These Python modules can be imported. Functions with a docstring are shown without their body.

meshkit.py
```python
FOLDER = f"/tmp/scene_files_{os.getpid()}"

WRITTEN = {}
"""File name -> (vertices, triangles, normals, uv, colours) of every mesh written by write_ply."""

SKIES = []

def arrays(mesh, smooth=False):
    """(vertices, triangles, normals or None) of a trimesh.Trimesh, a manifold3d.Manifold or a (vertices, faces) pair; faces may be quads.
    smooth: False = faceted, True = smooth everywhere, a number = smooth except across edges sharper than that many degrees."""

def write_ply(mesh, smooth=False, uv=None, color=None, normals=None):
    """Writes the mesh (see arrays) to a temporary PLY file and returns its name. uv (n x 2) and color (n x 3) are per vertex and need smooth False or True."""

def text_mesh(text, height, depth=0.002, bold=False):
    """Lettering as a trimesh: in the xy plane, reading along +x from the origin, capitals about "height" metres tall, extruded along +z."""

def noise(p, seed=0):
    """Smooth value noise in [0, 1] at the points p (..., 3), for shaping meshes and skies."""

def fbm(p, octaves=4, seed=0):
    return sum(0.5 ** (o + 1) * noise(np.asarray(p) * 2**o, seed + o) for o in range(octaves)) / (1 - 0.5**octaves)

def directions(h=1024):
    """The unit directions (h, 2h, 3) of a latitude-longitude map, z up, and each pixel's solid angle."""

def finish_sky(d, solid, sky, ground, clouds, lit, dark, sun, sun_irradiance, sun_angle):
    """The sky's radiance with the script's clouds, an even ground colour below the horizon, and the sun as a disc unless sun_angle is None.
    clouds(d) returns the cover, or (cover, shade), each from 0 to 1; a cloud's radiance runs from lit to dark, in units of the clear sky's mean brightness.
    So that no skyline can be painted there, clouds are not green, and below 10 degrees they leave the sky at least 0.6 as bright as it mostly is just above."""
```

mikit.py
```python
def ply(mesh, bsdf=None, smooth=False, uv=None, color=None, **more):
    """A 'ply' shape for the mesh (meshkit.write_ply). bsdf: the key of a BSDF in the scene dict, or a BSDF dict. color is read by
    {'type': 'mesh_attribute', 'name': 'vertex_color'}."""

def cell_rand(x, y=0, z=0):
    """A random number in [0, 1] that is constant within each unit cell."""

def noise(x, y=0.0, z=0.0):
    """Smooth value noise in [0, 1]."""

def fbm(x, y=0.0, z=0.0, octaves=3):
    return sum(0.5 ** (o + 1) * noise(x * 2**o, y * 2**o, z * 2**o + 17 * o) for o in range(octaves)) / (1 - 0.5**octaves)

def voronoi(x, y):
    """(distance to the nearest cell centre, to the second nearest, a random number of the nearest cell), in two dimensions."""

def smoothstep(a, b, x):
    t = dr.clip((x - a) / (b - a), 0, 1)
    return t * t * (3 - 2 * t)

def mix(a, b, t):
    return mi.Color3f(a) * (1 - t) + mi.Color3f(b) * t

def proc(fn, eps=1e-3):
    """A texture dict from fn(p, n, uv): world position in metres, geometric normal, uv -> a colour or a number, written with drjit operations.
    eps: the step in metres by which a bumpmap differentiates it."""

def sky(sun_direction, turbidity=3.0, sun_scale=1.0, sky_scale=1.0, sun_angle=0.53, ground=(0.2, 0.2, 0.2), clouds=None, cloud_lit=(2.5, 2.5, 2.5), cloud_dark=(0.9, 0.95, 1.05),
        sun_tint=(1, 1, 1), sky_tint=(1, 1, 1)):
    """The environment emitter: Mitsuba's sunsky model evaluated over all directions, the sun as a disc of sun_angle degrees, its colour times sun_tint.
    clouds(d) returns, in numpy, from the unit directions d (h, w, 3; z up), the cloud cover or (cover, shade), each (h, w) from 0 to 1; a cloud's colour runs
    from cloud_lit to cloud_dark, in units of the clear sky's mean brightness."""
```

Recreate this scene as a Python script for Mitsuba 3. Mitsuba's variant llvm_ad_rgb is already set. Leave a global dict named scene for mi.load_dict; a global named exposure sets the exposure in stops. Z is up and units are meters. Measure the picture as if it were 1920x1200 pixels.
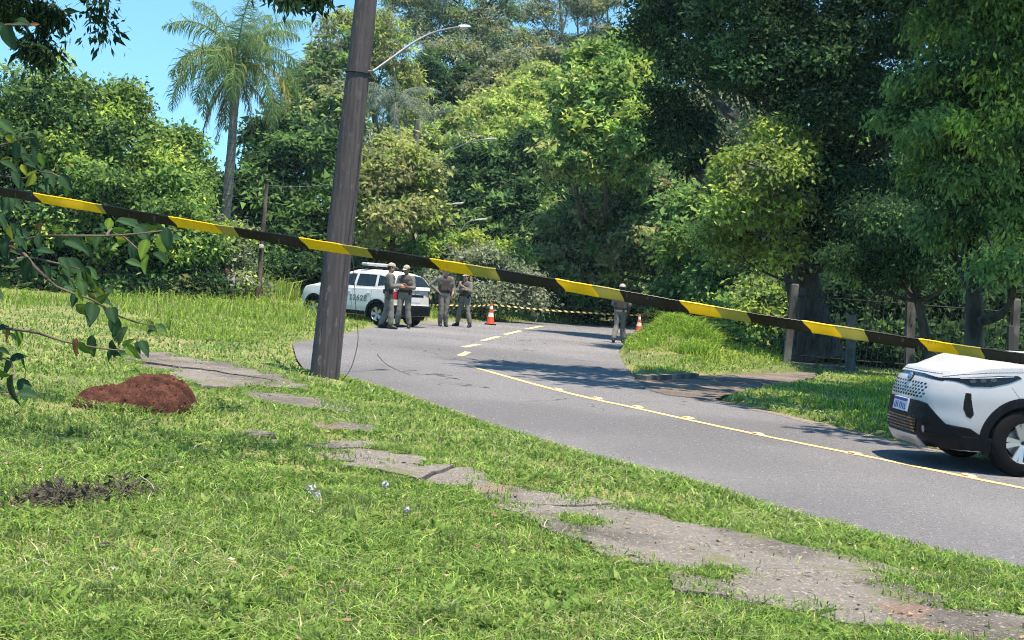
import math, random
import numpy as np, trimesh, shapely, shapely.affinity, manifold3d as m3
import drjit as dr, mitsuba as mi
import mikit, meshkit
from shapely.geometry import Polygon, LineString, Point, box as sbox
from scipy.spatial import Delaunay
from scipy.interpolate import PchipInterpolator
T = mi.ScalarTransform4f
scene, labels = {}, {}
A = np.array

# ------------------------------------------------------------------ camera, sky, exposure
CAM_H, FOC = 1.6, 2700.0                       # eye height (m), focal length in pixels of a 1920 px wide picture
PITCH, ROLL = -math.atan(75 / 2700.0), math.radians(4.4)
EYE = A([0, 0, CAM_H])
FWD = A([0, math.cos(PITCH), math.sin(PITCH)])
up0 = A([0, -math.sin(PITCH), math.cos(PITCH)])
RGT = math.cos(ROLL) * A([1.0, 0, 0]) + math.sin(ROLL) * up0
UPC = math.cos(ROLL) * up0 - math.sin(ROLL) * A([1.0, 0, 0])
scene['camera'] = {'type': 'perspective', 'fov': 2 * math.degrees(math.atan(960 / FOC)), 'fov_axis': 'x', 'near_clip': 0.05, 'far_clip': 2000.0,
                   'to_world': T().look_at(origin=EYE.tolist(), target=(EYE + FWD).tolist(), up=UPC.tolist())}
SUN = (0.18, -0.22, 1.0)
scene['sky'] = mikit.sky(SUN, turbidity=3, sky_scale=.85, sky_tint=(0.86, 1.24, 1.42), ground=(0.12, 0.16, 0.08))
exposure = 2.5

# thin bluish air over the slope
scene['air'] = {'type': 'homogeneous', 'albedo': {'type': 'rgb', 'value': [.55, .86, .95]}, 'sigma_t': .00026}
scene['haze'] = {'type': 'cube', 'to_world': T().translate([20, 60, 14.5]).scale([160, 150, 17.5]), 'bsdf': {'type': 'null'}, 'interior': {'type': 'ref', 'id': 'air'}}
labels['haze'] = {'kind': 'stuff', 'label': 'thin bluish air between the camera and the wooded slope', 'category': 'haze'}
scene['camera']['medium'] = {'type': 'ref', 'id': 'air'}

# ------------------------------------------------------------------ where things stand: a pixel of the survey photo -> metres
def ray(px, py):
    return FWD + ((px - 960) / FOC) * RGT + ((600 - py) / FOC) * UPC
def W(px, py, d):
    r = ray(px, py)
    return EYE + r * (d / r[1])
def G(px, py, z=0.0):
    r = ray(px, py)
    return EYE + r * ((z - CAM_H) / r[2])
def G2(pts, z=0.0):
    return [tuple(G(x, y, z)[:2]) for x, y in pts]

# ------------------------------------------------------------------ helpers
def numbered(key):
    if key not in labels and not any(k == key or k.startswith(key + '__') for k in scene):
        return key
    i = 1
    while f'{key}_{i:03d}' in labels or any(k == f'{key}_{i:03d}' or k.startswith(f'{key}_{i:03d}__') for k in scene):
        i += 1
    return f'{key}_{i:03d}'
_used = {}
def pkey(parent, name):
    base = f'{parent}__{name}'
    n = _used.get(base, -1) + 1
    _used[base] = n
    return base if n == 0 else f'{base}_{n:03d}'
def thing(name, label, cat, group=None):
    key = numbered(name)
    labels[key] = {'label': label, 'category': cat}
    if group: labels[key]['group'] = group
    return key
def structure(name, mesh, m, **kw):
    scene[name] = mikit.ply(mesh, m, **kw)
    labels[name] = {'kind': 'structure'}
    return name
def part(parent, name, mesh, m, label=None, stuff=False, **kw):
    key = pkey(parent, name)
    scene[key] = mikit.ply(mesh, m, **kw)
    if label: labels.setdefault(key, {})['label'] = label
    if stuff: labels.setdefault(key, {})['kind'] = 'stuff'
    return key
def single(name, mesh, m, label, cat, group=None, **kw):
    key = thing(name, label, cat, group)
    scene[key] = mikit.ply(mesh, m, **kw)
    return key

def cat(meshes):
    vs, fs, n = [], [], 0
    for v, f in meshes:
        v, f = np.asarray(v, float), np.asarray(f, int)
        if f.shape[1] == 4: f = np.vstack([f[:, [0, 1, 2]], f[:, [0, 2, 3]]])
        vs.append(v); fs.append(f + n); n += len(v)
    return np.vstack(vs), np.vstack(fs)
def tm(mesh): return np.asarray(mesh.vertices), np.asarray(mesh.faces)
def unit(v):
    v = np.asarray(v, float)
    return v / np.maximum(np.linalg.norm(v, axis=-1, keepdims=True), 1e-9)
def tube(pts, radii, sides=7, caps=True):
    p = np.asarray(pts, float); n = len(p)
    radii = np.broadcast_to(radii, (n,))
    t = unit(np.gradient(p, axis=0))
    a = np.cross(t[0], [0, 0, 1.0] if abs(t[0][2]) < .9 else [1.0, 0, 0]); a = unit(a)
    fr = []
    for i in range(n):
        a = unit(a - t[i] * (a @ t[i])); fr.append(a)
    fr = A(fr); b = np.cross(t, fr)
    ang = np.arange(sides) * 2 * np.pi / sides
    v = p[:, None] + radii[:, None, None] * (np.cos(ang)[None, :, None] * fr[:, None] + np.sin(ang)[None, :, None] * b[:, None])
    i, j = np.meshgrid(np.arange(n - 1), np.arange(sides), indexing='ij')
    q = np.stack([i * sides + j, i * sides + (j + 1) % sides, (i + 1) * sides + (j + 1) % sides, (i + 1) * sides + j], -1).reshape(-1, 4)
    v = v.reshape(-1, 3); f = np.vstack([q[:, [0, 1, 2]], q[:, [0, 2, 3]]])
    if caps:
        v = np.vstack([v, p[:1], p[-1:]]); c0, c1 = len(v) - 2, len(v) - 1
        j = np.arange(sides)
        f = np.vstack([f, np.stack([(j + 1) % sides, j, j * 0 + c0], 1), np.stack([(n - 1) * sides + j, (n - 1) * sides + (j + 1) % sides, j * 0 + c1], 1)])
    return v, f
def curve(pts, n=20):
    p = np.asarray(pts, float)
    s = np.r_[0, np.cumsum(np.linalg.norm(np.diff(p, axis=0), axis=1))]
    return PchipInterpolator(s, p)(np.linspace(0, s[-1], n))
def cbox(size, at=(0, 0, 0), ch=0.01, rot=0.0):
    """chamfered box"""
    sx, sy, sz = size
    ch = min(ch, .45 * min(size))
    pts = []
    for ax in range(3):
        for sg in np.ndindex(2, 2, 2):
            s = A(sg) * 2 - 1
            h = A(size) / 2 - ch
            h[ax] += ch
            pts.append(s * h)
    hull = trimesh.Trimesh(A(pts)).convex_hull
    v = A(hull.vertices)
    c, s_ = math.cos(rot), math.sin(rot)
    v = v @ A([[c, s_, 0], [-s_, c, 0], [0, 0, 1]])
    return v + A(at), A(hull.faces)
def place(mesh, rotz=0.0, at=(0, 0, 0)):
    v, f = mesh if isinstance(mesh, tuple) else tm(mesh)
    c, s = math.cos(rotz), math.sin(rotz)
    return v @ A([[c, s, 0], [-s, c, 0], [0, 0, 1]]) + A(at), f
def extrude(poly, z0, z1, eng='earcut'):
    m = trimesh.creation.extrude_polygon(poly, z1 - z0, engine=eng)
    v, f = tm(m)
    return v + [0, 0, z0], f
def dense(pts, step):
    out = []
    for a, b in zip(pts, pts[1:] + pts[:1]):
        a, b = A(a, float), A(b, float)
        k = max(1, int(np.linalg.norm(b - a) / step))
        out += [tuple(a + (b - a) * i / k) for i in range(k)]
    return out
def ragged(pts, step, amp, seed, scale=3.0):
    d = A(dense(list(map(tuple, pts)), step))
    p3 = np.c_[d * scale, np.zeros(len(d))]
    off = np.stack([meshkit.fbm(p3, 3, seed), meshkit.fbm(p3 + 50, 3, seed + 9)], 1) - .5
    return Polygon(d + off * 2 * amp).buffer(0)
def smooth_poly(pts, n=400):
    p = A(pts + pts[:1], float)
    s = np.r_[0, np.cumsum(np.linalg.norm(np.diff(p, axis=0), axis=1))]
    q = PchipInterpolator(s, p)(np.linspace(0, s[-1], n))[:-1]
    return Polygon(q).buffer(0)
def flat_mesh(poly, z, size=None):
    """a polygon as a flat sheet"""
    vs = []
    for g in getattr(poly, 'geoms', [poly]):
        v, f = trimesh.creation.triangulate_polygon(g, engine='earcut')
        m = trimesh.Trimesh(np.c_[v, np.full(len(v), z)], f, process=False)
        if size: m = m.subdivide_to_size(size)
        if m.face_normals[:, 2].mean() < 0: m.invert()
        vs.append(tm(m))
    return cat(vs)

# ------------------------------------------------------------------ materials
def P_(fn, **k): return {'type': 'principled', 'base_color': mikit.proc(fn), **k}
def rgb(*c): return {'type': 'rgb', 'value': list(c)}
def plain(key, c, rough=.6, **k):
    scene[key] = {'type': 'twosided', 'bsdf': {'type': 'principled', 'base_color': rgb(*c), 'roughness': rough, **k}}
VCOL = {'type': 'mesh_attribute', 'name': 'vertex_color'}
fbm, noise, vor, mix, sst = mikit.fbm, mikit.noise, mikit.voronoi, mikit.mix, mikit.smoothstep

scene['m_leaf'] = {'type': 'principledthin', 'base_color': VCOL, 'roughness': .28, 'diff_trans': .9, 'eta': 1.7}
scene['m_glossleaf'] = {'type': 'principledthin', 'base_color': VCOL, 'roughness': .34, 'diff_trans': .5, 'eta': 1.9}
scene['m_grass'] = {'type': 'principledthin', 'base_color': VCOL, 'roughness': .5, 'diff_trans': .9, 'eta': 1.4}
scene['m_vcol'] = {'type': 'twosided', 'bsdf': {'type': 'principled', 'base_color': VCOL, 'roughness': .75}}

def asphalt(p, n, uv):
    a = noise(p.x * 55, p.y * 55, 0)
    g = noise(p.x * 140, p.y * 140, 3)
    big = fbm(p.x * .35, p.y * .35, 0, 3)
    d1, d2, r = vor(p.x * 34, p.y * 34)
    wh = fbm(p.x * .16 + 5, p.y * .07, 1, 3)
    c = mix((.112, .113, .122), (.198, .199, .209), sst(.3, .75, big) * .45 + sst(.35, .65, wh) * .35 + (a - .5) * .55)
    c = mix(c, (.045, .045, .05), sst(.62, .9, g) * .65)
    c = mix(c, (.34, .33, .325), sst(.945, .98, r) * sst(.34, .2, d1) * .8)
    # thin cracks, tar seams
    w = p.x * .9 + p.y * .55 + fbm(p.x * 1.1, p.y * 1.1, 5, 3) * 2.2
    k = dr.abs(w * .28 - dr.floor(w * .28) - .5)
    c = mix(c, (.03, .03, .032), sst(.012, .003, k) * sst(.45, .6, noise(p.x * .5, p.y * .5, 9)))
    w2 = p.y * .8 - p.x * .3 + fbm(p.x * .9 + 7, p.y * .9, 2, 3) * 3
    k2 = dr.abs(w2 * .21 - dr.floor(w2 * .21) - .5)
    return mix(c, (.035, .035, .037), sst(.008, .002, k2) * sst(.5, .65, noise(p.x * .4 + 9, p.y * .4, 2)) * .9)
scene['m_asphalt'] = {'type': 'bumpmap', 'arbitrary': mikit.proc(lambda p, n, uv: noise(p.x * 90, p.y * 90, 0) + .5 * noise(p.x * 210, p.y * 210, 0), eps=.003), 'scale': .004,
                      'bsdf': P_(asphalt, roughness=.75, specular=.35)}
def paint(c0, under=(.22, .22, .23), wear=.5):
    def f(p, n, uv):
        w = fbm(p.x * 7, p.y * 7, 1, 3)
        s = noise(p.x * 60, p.y * 60, 2)
        return mix(c0, under, sst(wear, wear + .25, w * .75 + s * .25))
    return f
scene['m_line'] = P_(paint((.66, .42, .17), wear=.56), roughness=.7)
scene['m_linewhite'] = P_(paint((.60, .44, .22), wear=.58), roughness=.7)
def driveway_c(p, n, uv):
    b = fbm(p.x * 1.4, p.y * 1.4, 0, 4); s = noise(p.x * 40, p.y * 40, 0)
    c = mix((.115, .10, .088), (.058, .051, .047), sst(.35, .7, b))
    c = mix(c, (.22, .16, .11), sst(.72, .9, s) * .7)
    return mix(c, (.08, .06, .05), sst(.75, .95, noise(p.x * 23 + 4, p.y * 23, 0)) * .7)
scene['m_driveway'] = P_(driveway_c, roughness=.9)
def pavement_c(p, n, uv):
    b = fbm(p.x * 1.7, p.y * 1.7, 0, 4)
    s = noise(p.x * 75, p.y * 75, 0)
    fine = fbm(p.x * 26, p.y * 26, 4, 3)
    c = mix((.150, .140, .129), (.080, .075, .069), sst(.35, .7, b))
    c = mix(c, (.10, .095, .09), sst(.55, .85, fine) * .75)
    c = mix(c, (.36, .33, .30), sst(.74, .92, s) * .6)
    c = mix(c, (.22, .14, .105), sst(.66, .78, fbm(p.x * 1.9 + 3, p.y * 1.9 + 1, 7, 3)) * .5)
    return mix(c, (.12, .13, .06), sst(.64, .75, fbm(p.x * 2.3 + 31, p.y * 2.3, 7, 3)) * .7)
scene['m_pavement'] = {'type': 'bumpmap', 'arbitrary': mikit.proc(lambda p, n, uv: fbm(p.x * 22, p.y * 22, p.z * 22, 3) + .5 * noise(p.x * 90, p.y * 90, 0), eps=.004), 'scale': .018,
                       'bsdf': P_(pavement_c, roughness=.92)}
def earth_c(p, n, uv):
    b = fbm(p.x * .8, p.y * .8, 0, 4); s = noise(p.x * 30, p.y * 30, 0)
    c = mix((.085, .115, .03), (.16, .165, .06), sst(.3, .7, b))
    c = mix(c, (.06, .05, .03), sst(.55, .9, s) * .7)
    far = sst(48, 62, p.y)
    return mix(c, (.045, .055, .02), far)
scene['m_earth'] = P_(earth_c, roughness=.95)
def soil_c(p, n, uv):
    b = fbm(p.x * 9, p.y * 9, p.z * 9, 4); s = noise(p.x * 95, p.y * 95, p.z * 95)
    c = mix((.052, .024, .018), (.105, .045, .032), sst(.3, .7, b))
    return mix(c, (.022, .010, .009), sst(.5, .85, s) * .75)
scene['m_soil'] = {'type': 'twosided', 'bsdf': P_(soil_c, roughness=1.0, specular=.1)}
def bark(c0, c1, f=9):
    def fn(p, n, uv):
        b = fbm(p.x * f, p.y * f, p.z * f * .22, 4)
        s = fbm(p.x * 2, p.y * 2, p.z * 1.2, 2)
        return mix(mix(c0, c1, sst(.3, .7, b)), (.16, .17, .13), sst(.6, .75, s) * .35)
    return fn
scene['m_bark'] = P_(bark((.055, .045, .038), (.15, .125, .10)), roughness=.95)
scene['m_barkdark'] = P_(bark((.025, .022, .02), (.07, .06, .052)), roughness=.95)
scene['m_barkpale'] = P_(bark((.14, .12, .105), (.33, .30, .27), 5), roughness=.9)
def pole_c(p, n, uv):
    g = fbm(p.x * 34, p.y * 34, p.z * 1.1, 3)
    st = noise(p.x * 120, p.y * 120, p.z * 2.5)
    ch = noise(p.x * 60, p.y * 60, p.z * .7)
    lo = sst(2.4, .2, p.z)
    c = mix((.058, .051, .057), (.088, .079, .085), sst(.3, .72, g))
    c = mix(c, (.035, .03, .033), sst(.66, .85, st) * .5)
    c = mix(c, (.025, .022, .025), sst(.84, .94, ch) * .6)
    c = mix(c, (.19, .18, .18), sst(.62, .75, fbm(p.x * 24, p.y * 24, p.z * 7, 3)) * (.25 + .35 * lo))
    return c
scene['m_pole'] = {'type': 'bumpmap', 'arbitrary': mikit.proc(lambda p, n, uv: fbm(p.x * 45, p.y * 45, p.z * 1.4, 3) + .4 * noise(p.x * 130, p.y * 130, p.z * 6), eps=.003), 'scale': .010, 'bsdf': P_(pole_c, roughness=.92)}
def conc_c(p, n, uv):
    b = fbm(p.x * 6, p.y * 6, p.z * 3, 4)
    return mix(mix((.065, .062, .06), (.15, .145, .14), sst(.3, .7, b)), (.05, .05, .04), sst(.6, .8, fbm(p.x * 3 + 5, p.y * 3, p.z * 1.1, 3)) * .7)
scene['m_concrete'] = P_(conc_c, roughness=.9)
plain('m_iron', (.018, .018, .018), .8)
plain('m_galv', (.26, .27, .29), .5, metallic=.5)
plain('m_lamp', (.40, .41, .43), .4)
plain('m_lens', (.75, .77, .78), .15)
plain('m_black', (.006, .006, .007), .55, specular=.25)
plain('m_rubber', (.007, .007, .008), .8, specular=.15)
plain('m_cable', (.03, .03, .032), .6)
plain('m_porcelain', (.6, .6, .58), .2)
# ------------------------------------------------------------------ the ground, road, pavement
near_px = [(575, 700), (644, 710), (672, 719), (733, 738), (821, 768), (896, 796), (980, 822), (1097, 859), (1160, 876), (1260, 899), (1326, 919), (1500, 975), (1635, 1010), (1754, 1042), (1920, 1078)]
NE = G2(near_px)
dvec = A(NE[-1]) - A(NE[-3])
dvec /= np.linalg.norm(dvec)
NE = NE + [tuple(A(NE[-1]) + dvec * k) for k in (2, 5, 9)]
LE = G2([(980, 603), (800, 603), (710, 610), (640, 627), (590, 637), (548, 643), (556, 672)])
far_left = [(12, 68), (5, 61.5)]
RE_near = G2([(1330, 747), (1480, 779), (1665, 823), (1800, 852)])
rv = A(RE_near[-1]) - A(RE_near[-2]); rv /= np.linalg.norm(rv)
RE_near += [tuple(A(RE_near[-1]) + rv * k) for k in (4, 9)]
RE_far = [(14, 62), (7.0, 56.5), (5.0, 52), (3.5, 44), (2.72, 36), (2.42, 30), tuple(G(1196, 711)[:2])]
ROAD = Polygon(far_left + LE + NE + RE_near[::-1] + RE_far[::-1]).buffer(.25).buffer(-.25)
DRIVE = ragged(G2([(1190, 709), (1300, 705), (1440, 700), (1530, 698), (1530, 708), (1450, 724), (1400, 733), (1335, 750), (1240, 740)]), .3, .12, 5)
PAVED = ROAD.union(DRIVE).buffer(.02)
shapely.prepare(PAVED); shapely.prepare(ROAD)
def edge_dist(x, y):
    return shapely.distance(PAVED, shapely.points(np.asarray(x, float), np.asarray(y, float)))
MOUND_C = W(1245, 640, 35.5)
SOIL_C = G(262, 768, .04)
def sstep(a, b, x):
    t = np.clip((np.asarray(x, float) - a) / (b - a), 0, 1)
    return t * t * (3 - 2 * t)
def gz(x, y):
    x, y = np.asarray(x, float), np.asarray(y, float)
    p = np.stack([x, y, 0 * x], -1)
    d = edge_dist(x, y)
    h = .045 + .05 * (meshkit.fbm(p * .7, 3, 3) - .5) + .03 * (meshkit.fbm(p * 3.1, 2, 8) - .5)
    h += .75 * np.exp(-(((x - MOUND_C[0]) / 1.0) ** 2 + ((y - MOUND_C[1]) / 2.8) ** 2))
    h += .25 * np.exp(-(((x - MOUND_C[0] - 1.6) / 1.3) ** 2 + ((y - MOUND_C[1] - 1) / 3.0) ** 2))
    hill = 12.5 * sstep(64, 125, y + .25 * x) * sstep(-24, -6, x)
    h += hill + .12 * sstep(30, 45, y) * sstep(-3, -9, x)
    return np.where(d <= 0, -.06, -.06 + (h + .06) * sstep(0, .22, d))
def grid(x0, x1, y0, y1, step):
    xs, ys = np.arange(x0, x1 + 1e-6, step), np.arange(y0, y1 + 1e-6, step)
    X, Y = np.meshgrid(xs, ys, indexing='ij')
    v = np.stack([X, Y, gz(X.ravel(), Y.ravel()).reshape(X.shape)], -1).reshape(-1, 3)
    ny = len(ys)
    i, j = np.meshgrid(np.arange(len(xs) - 1), np.arange(ny - 1), indexing='ij')
    q = np.stack([i * ny + j, (i + 1) * ny + j, (i + 1) * ny + j + 1, i * ny + j + 1], -1).reshape(-1, 4)
    return v, q
xs = np.unique(np.r_[-135, -80, -50, np.arange(-34, -10, 1.0), np.arange(-10, 9.01, .2), np.arange(9.5, 45, 1.0), 60, 90, 130, 175])
ys = np.unique(np.r_[-85, -40, -15, -5, 0, 3, np.arange(5, 40, .2), np.arange(40, 62, .4), np.arange(62, 140, 1.5), 160, 205])
X, Y = np.meshgrid(xs, ys, indexing='ij')
gv = np.stack([X, Y, gz(X.ravel(), Y.ravel()).reshape(X.shape)], -1).reshape(-1, 3)
ii, jj = np.meshgrid(np.arange(len(xs) - 1), np.arange(len(ys) - 1), indexing='ij')
n_ = len(ys)
gq = np.stack([ii * n_ + jj, (ii + 1) * n_ + jj, (ii + 1) * n_ + jj + 1, ii * n_ + jj + 1], -1).reshape(-1, 4)
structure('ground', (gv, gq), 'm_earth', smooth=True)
structure('road', flat_mesh(ROAD, 0.0), 'm_asphalt')
structure('driveway', flat_mesh(DRIVE, 0.006), 'm_driveway')

# grit and soil washed along the asphalt's edges
scene['m_grit'] = P_(lambda p, n, uv: mix(mix((.16, .13, .105), (.085, .075, .065), fbm(p.x * 5, p.y * 5, 0, 3)), (.26, .23, .19), sst(.6, .85, noise(p.x * 70, p.y * 70, 0))), roughness=.95)
ge = LineString(NE)
ga = ragged(list(ge.buffer(.20, cap_style='flat').exterior.coords)[:-1], .06, .13, 88, 5).intersection(ROAD.buffer(-.005))
gb = ragged(list(LineString(RE_near).buffer(.25, cap_style='flat').exterior.coords)[:-1], .08, .15, 89, 4).intersection(ROAD.buffer(-.005))
structure('road_edge', flat_mesh(shapely.union_all([q for g in (ga, gb) for q in getattr(g, 'geoms', [g]) if q.area > .003]), .0035), 'm_grit')
# markings: solid centre line, dashes beyond the bend, raised studs
cl_px = [(2150, 958), (1920, 916), (1815, 895), (1640, 859), (1420, 815), (1280, 785), (1195, 766), (1120, 750), (1045, 732), (960, 709), (880, 686)]
CL = curve([(*G(x, y)[:2], 0) for x, y in cl_px], 90)[:, :2]
structure('road_line', flat_mesh(LineString(CL).buffer(.055, cap_style='flat'), .004), 'm_line')
dash_px = [((863, 667), (878, 660)), ((869, 651), (898, 645.5)), ((905, 638.8), (935, 631)), ((947, 627.3), (975, 620.5)), ((987, 617), (1016, 611.5))]
dashes = []
for a, b in dash_px:
    a, b = G(*a)[:2], G(*b)[:2]
    k = part('road_line', 'dash', flat_mesh(LineString([a, b]).buffer(.075, cap_style='flat'), .004), 'm_linewhite')
def stud_mesh():
    pts = [(-.06, -.05, 0), (.06, -.05, 0), (.06, .05, 0), (-.06, .05, 0), (-.045, -.025, .022), (.045, -.025, .022), (.045, .025, .022), (-.045, .025, .022)]
    h = trimesh.Trimesh(A(pts)).convex_hull
    return tm(h)
plain('m_stud', (.62, .50, .33), .4)
plain('m_studamber', (.75, .33, .07), .25)
for i, (x, y) in enumerate([(1045, 731), (1120, 748), (1195, 764), (1290, 785), (1420, 815), (1602, 852), (1815, 894)]):
    p = G(x, y)
    k = numbered('road_stud')
    t = thing('road_stud', ['small raised road stud at the far end of the yellow line', 'second raised road stud along the yellow line from its far end', 'third raised road stud along the yellow line from its far end',
        'middle raised road stud on the yellow line', 'raised road stud on the yellow line, third nearest', 'amber road stud on the yellow line left of the white car', 'amber road stud below the front wheel of the white car'][i], 'road stud', 'raised studs along the yellow line')
    v, f = stud_mesh()
    a = math.atan2(-.8, .55)
    part(t, 'base', place((v * [1.15, 1.3, 1], f), a, (p[0], p[1], .004)), 'm_stud')
    v2, f2 = cbox((.085, .012, .014), (0, -.052, .012), .003)
    part(t, 'reflector', place((v2, f2), a, (p[0], p[1], .004)), 'm_studamber')

# the broken pavement
def polyz(px, z, seed, step=.05, amp=.08):
    g = ragged(G2(px, z), step, amp, seed, 3.2)
    return ragged(list(g.exterior.coords)[:-1] if g.geom_type == 'Polygon' else list(max(g.geoms, key=lambda q: q.area).exterior.coords)[:-1], .04, .035, seed + 5, 14)
slab_px = {
 'a': [(239, 675), (260, 665), (310, 662), (350, 675), (435, 682), (465, 690), (525, 707), (575, 730), (560, 733), (480, 726), (400, 730), (360, 720), (320, 702), (270, 694)],
 'b': [(465, 742), (520, 738), (560, 745), (600, 750), (665, 767), (645, 774), (570, 766), (490, 755)],
 'c': [(598, 797), (690, 802), (690, 809), (610, 807)],
 'd': [(581, 845), (607, 829), (681, 827), (737, 834), (765, 855), (793, 859), (775, 872), (821, 879), (877, 882), (930, 915), (821, 908), (765, 897), (691, 883), (607, 864)],
 'e': [(872, 896), (957, 915), (1027, 932), (1083, 934), (1150, 945), (1165, 958), (1215, 965), (1279, 986), (1413, 1010), (1504, 1030), (1595, 1056), (1647, 1072), (1754, 1085), (1793, 1097), (1920, 1113), (2080, 1150),
       (2080, 1290), (1920, 1245), (1793, 1206), (1714, 1184), (1635, 1170), (1556, 1152), (1437, 1136), (1358, 1120), (1279, 1111), (1259, 1080), (1223, 1067), (1162, 1052), (1120, 1028), (1073, 1013), (1027, 990), (980, 967), (933, 943), (880, 915)]}
HOLES = [polyz([(1632, 1098), (1690, 1089), (1780, 1098), (1920, 1108), (2000, 1140), (1950, 1180), (1850, 1155), (1760, 1125), (1690, 1108)], .05, 41),
         polyz([(1045, 985), (1060, 975), (1130, 985), (1120, 993), (1065, 992)], .05, 42, amp=.02),
         polyz([(1255, 1080), (1330, 1075), (1400, 1086), (1330, 1094)], .05, 43, amp=.03),
         polyz([(700, 838), (735, 838), (735, 846), (700, 845)], .05, 44, amp=.02)]
SLABS = {k: polyz(v, .06, 60 + i).buffer(.045) for i, (k, v) in enumerate(slab_px.items())}
for h in HOLES:
    SLABS = {k: v.difference(h) for k, v in SLABS.items()}
def cracks(seed, bounds, n):
    r = np.random.default_rng(seed); out = []
    for _ in range(n):
        x0, y0, x1, y1 = bounds
        p = A([r.uniform(x0, x1), r.uniform(y0, y1)]); a = r.uniform(0, 2 * np.pi)
        d = A([math.cos(a), math.sin(a)]) * 4
        q = A([p - d + d * 2 * s for s in np.linspace(0, 1, 50)]) + r.normal(0, .025, (50, 2)).cumsum(0) * .6
        out.append(LineString(q).buffer(.011))
    return shapely.unary_union(out)
# worn-out bites along the edges and through the middle, where turf has crept in
rb = np.random.default_rng(21)
for k in list(SLABS):
    g = SLABS[k]; L = g.boundary.length
    for _ in range(int(1.3 * L)):
        q = g.boundary.interpolate(rb.uniform(0, L)); a = rb.uniform(0, np.pi)
        el = shapely.affinity.rotate(shapely.affinity.scale(Point(0, 0).buffer(1, 8), rb.uniform(.05, .22), rb.uniform(.03, .08)), math.degrees(a))
        g = g.difference(shapely.affinity.translate(el, q.x + rb.normal(0, .04), q.y + rb.normal(0, .04)))
    SLABS[k] = shapely.union_all([x for x in getattr(g, 'geoms', [g]) if x.area > .02])
SLABU = shapely.unary_union(list(SLABS.values()))
shapely.prepare(SLABU)
labels['sidewalk'] = {'kind': 'structure'}
rs = np.random.default_rng(4)
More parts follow.
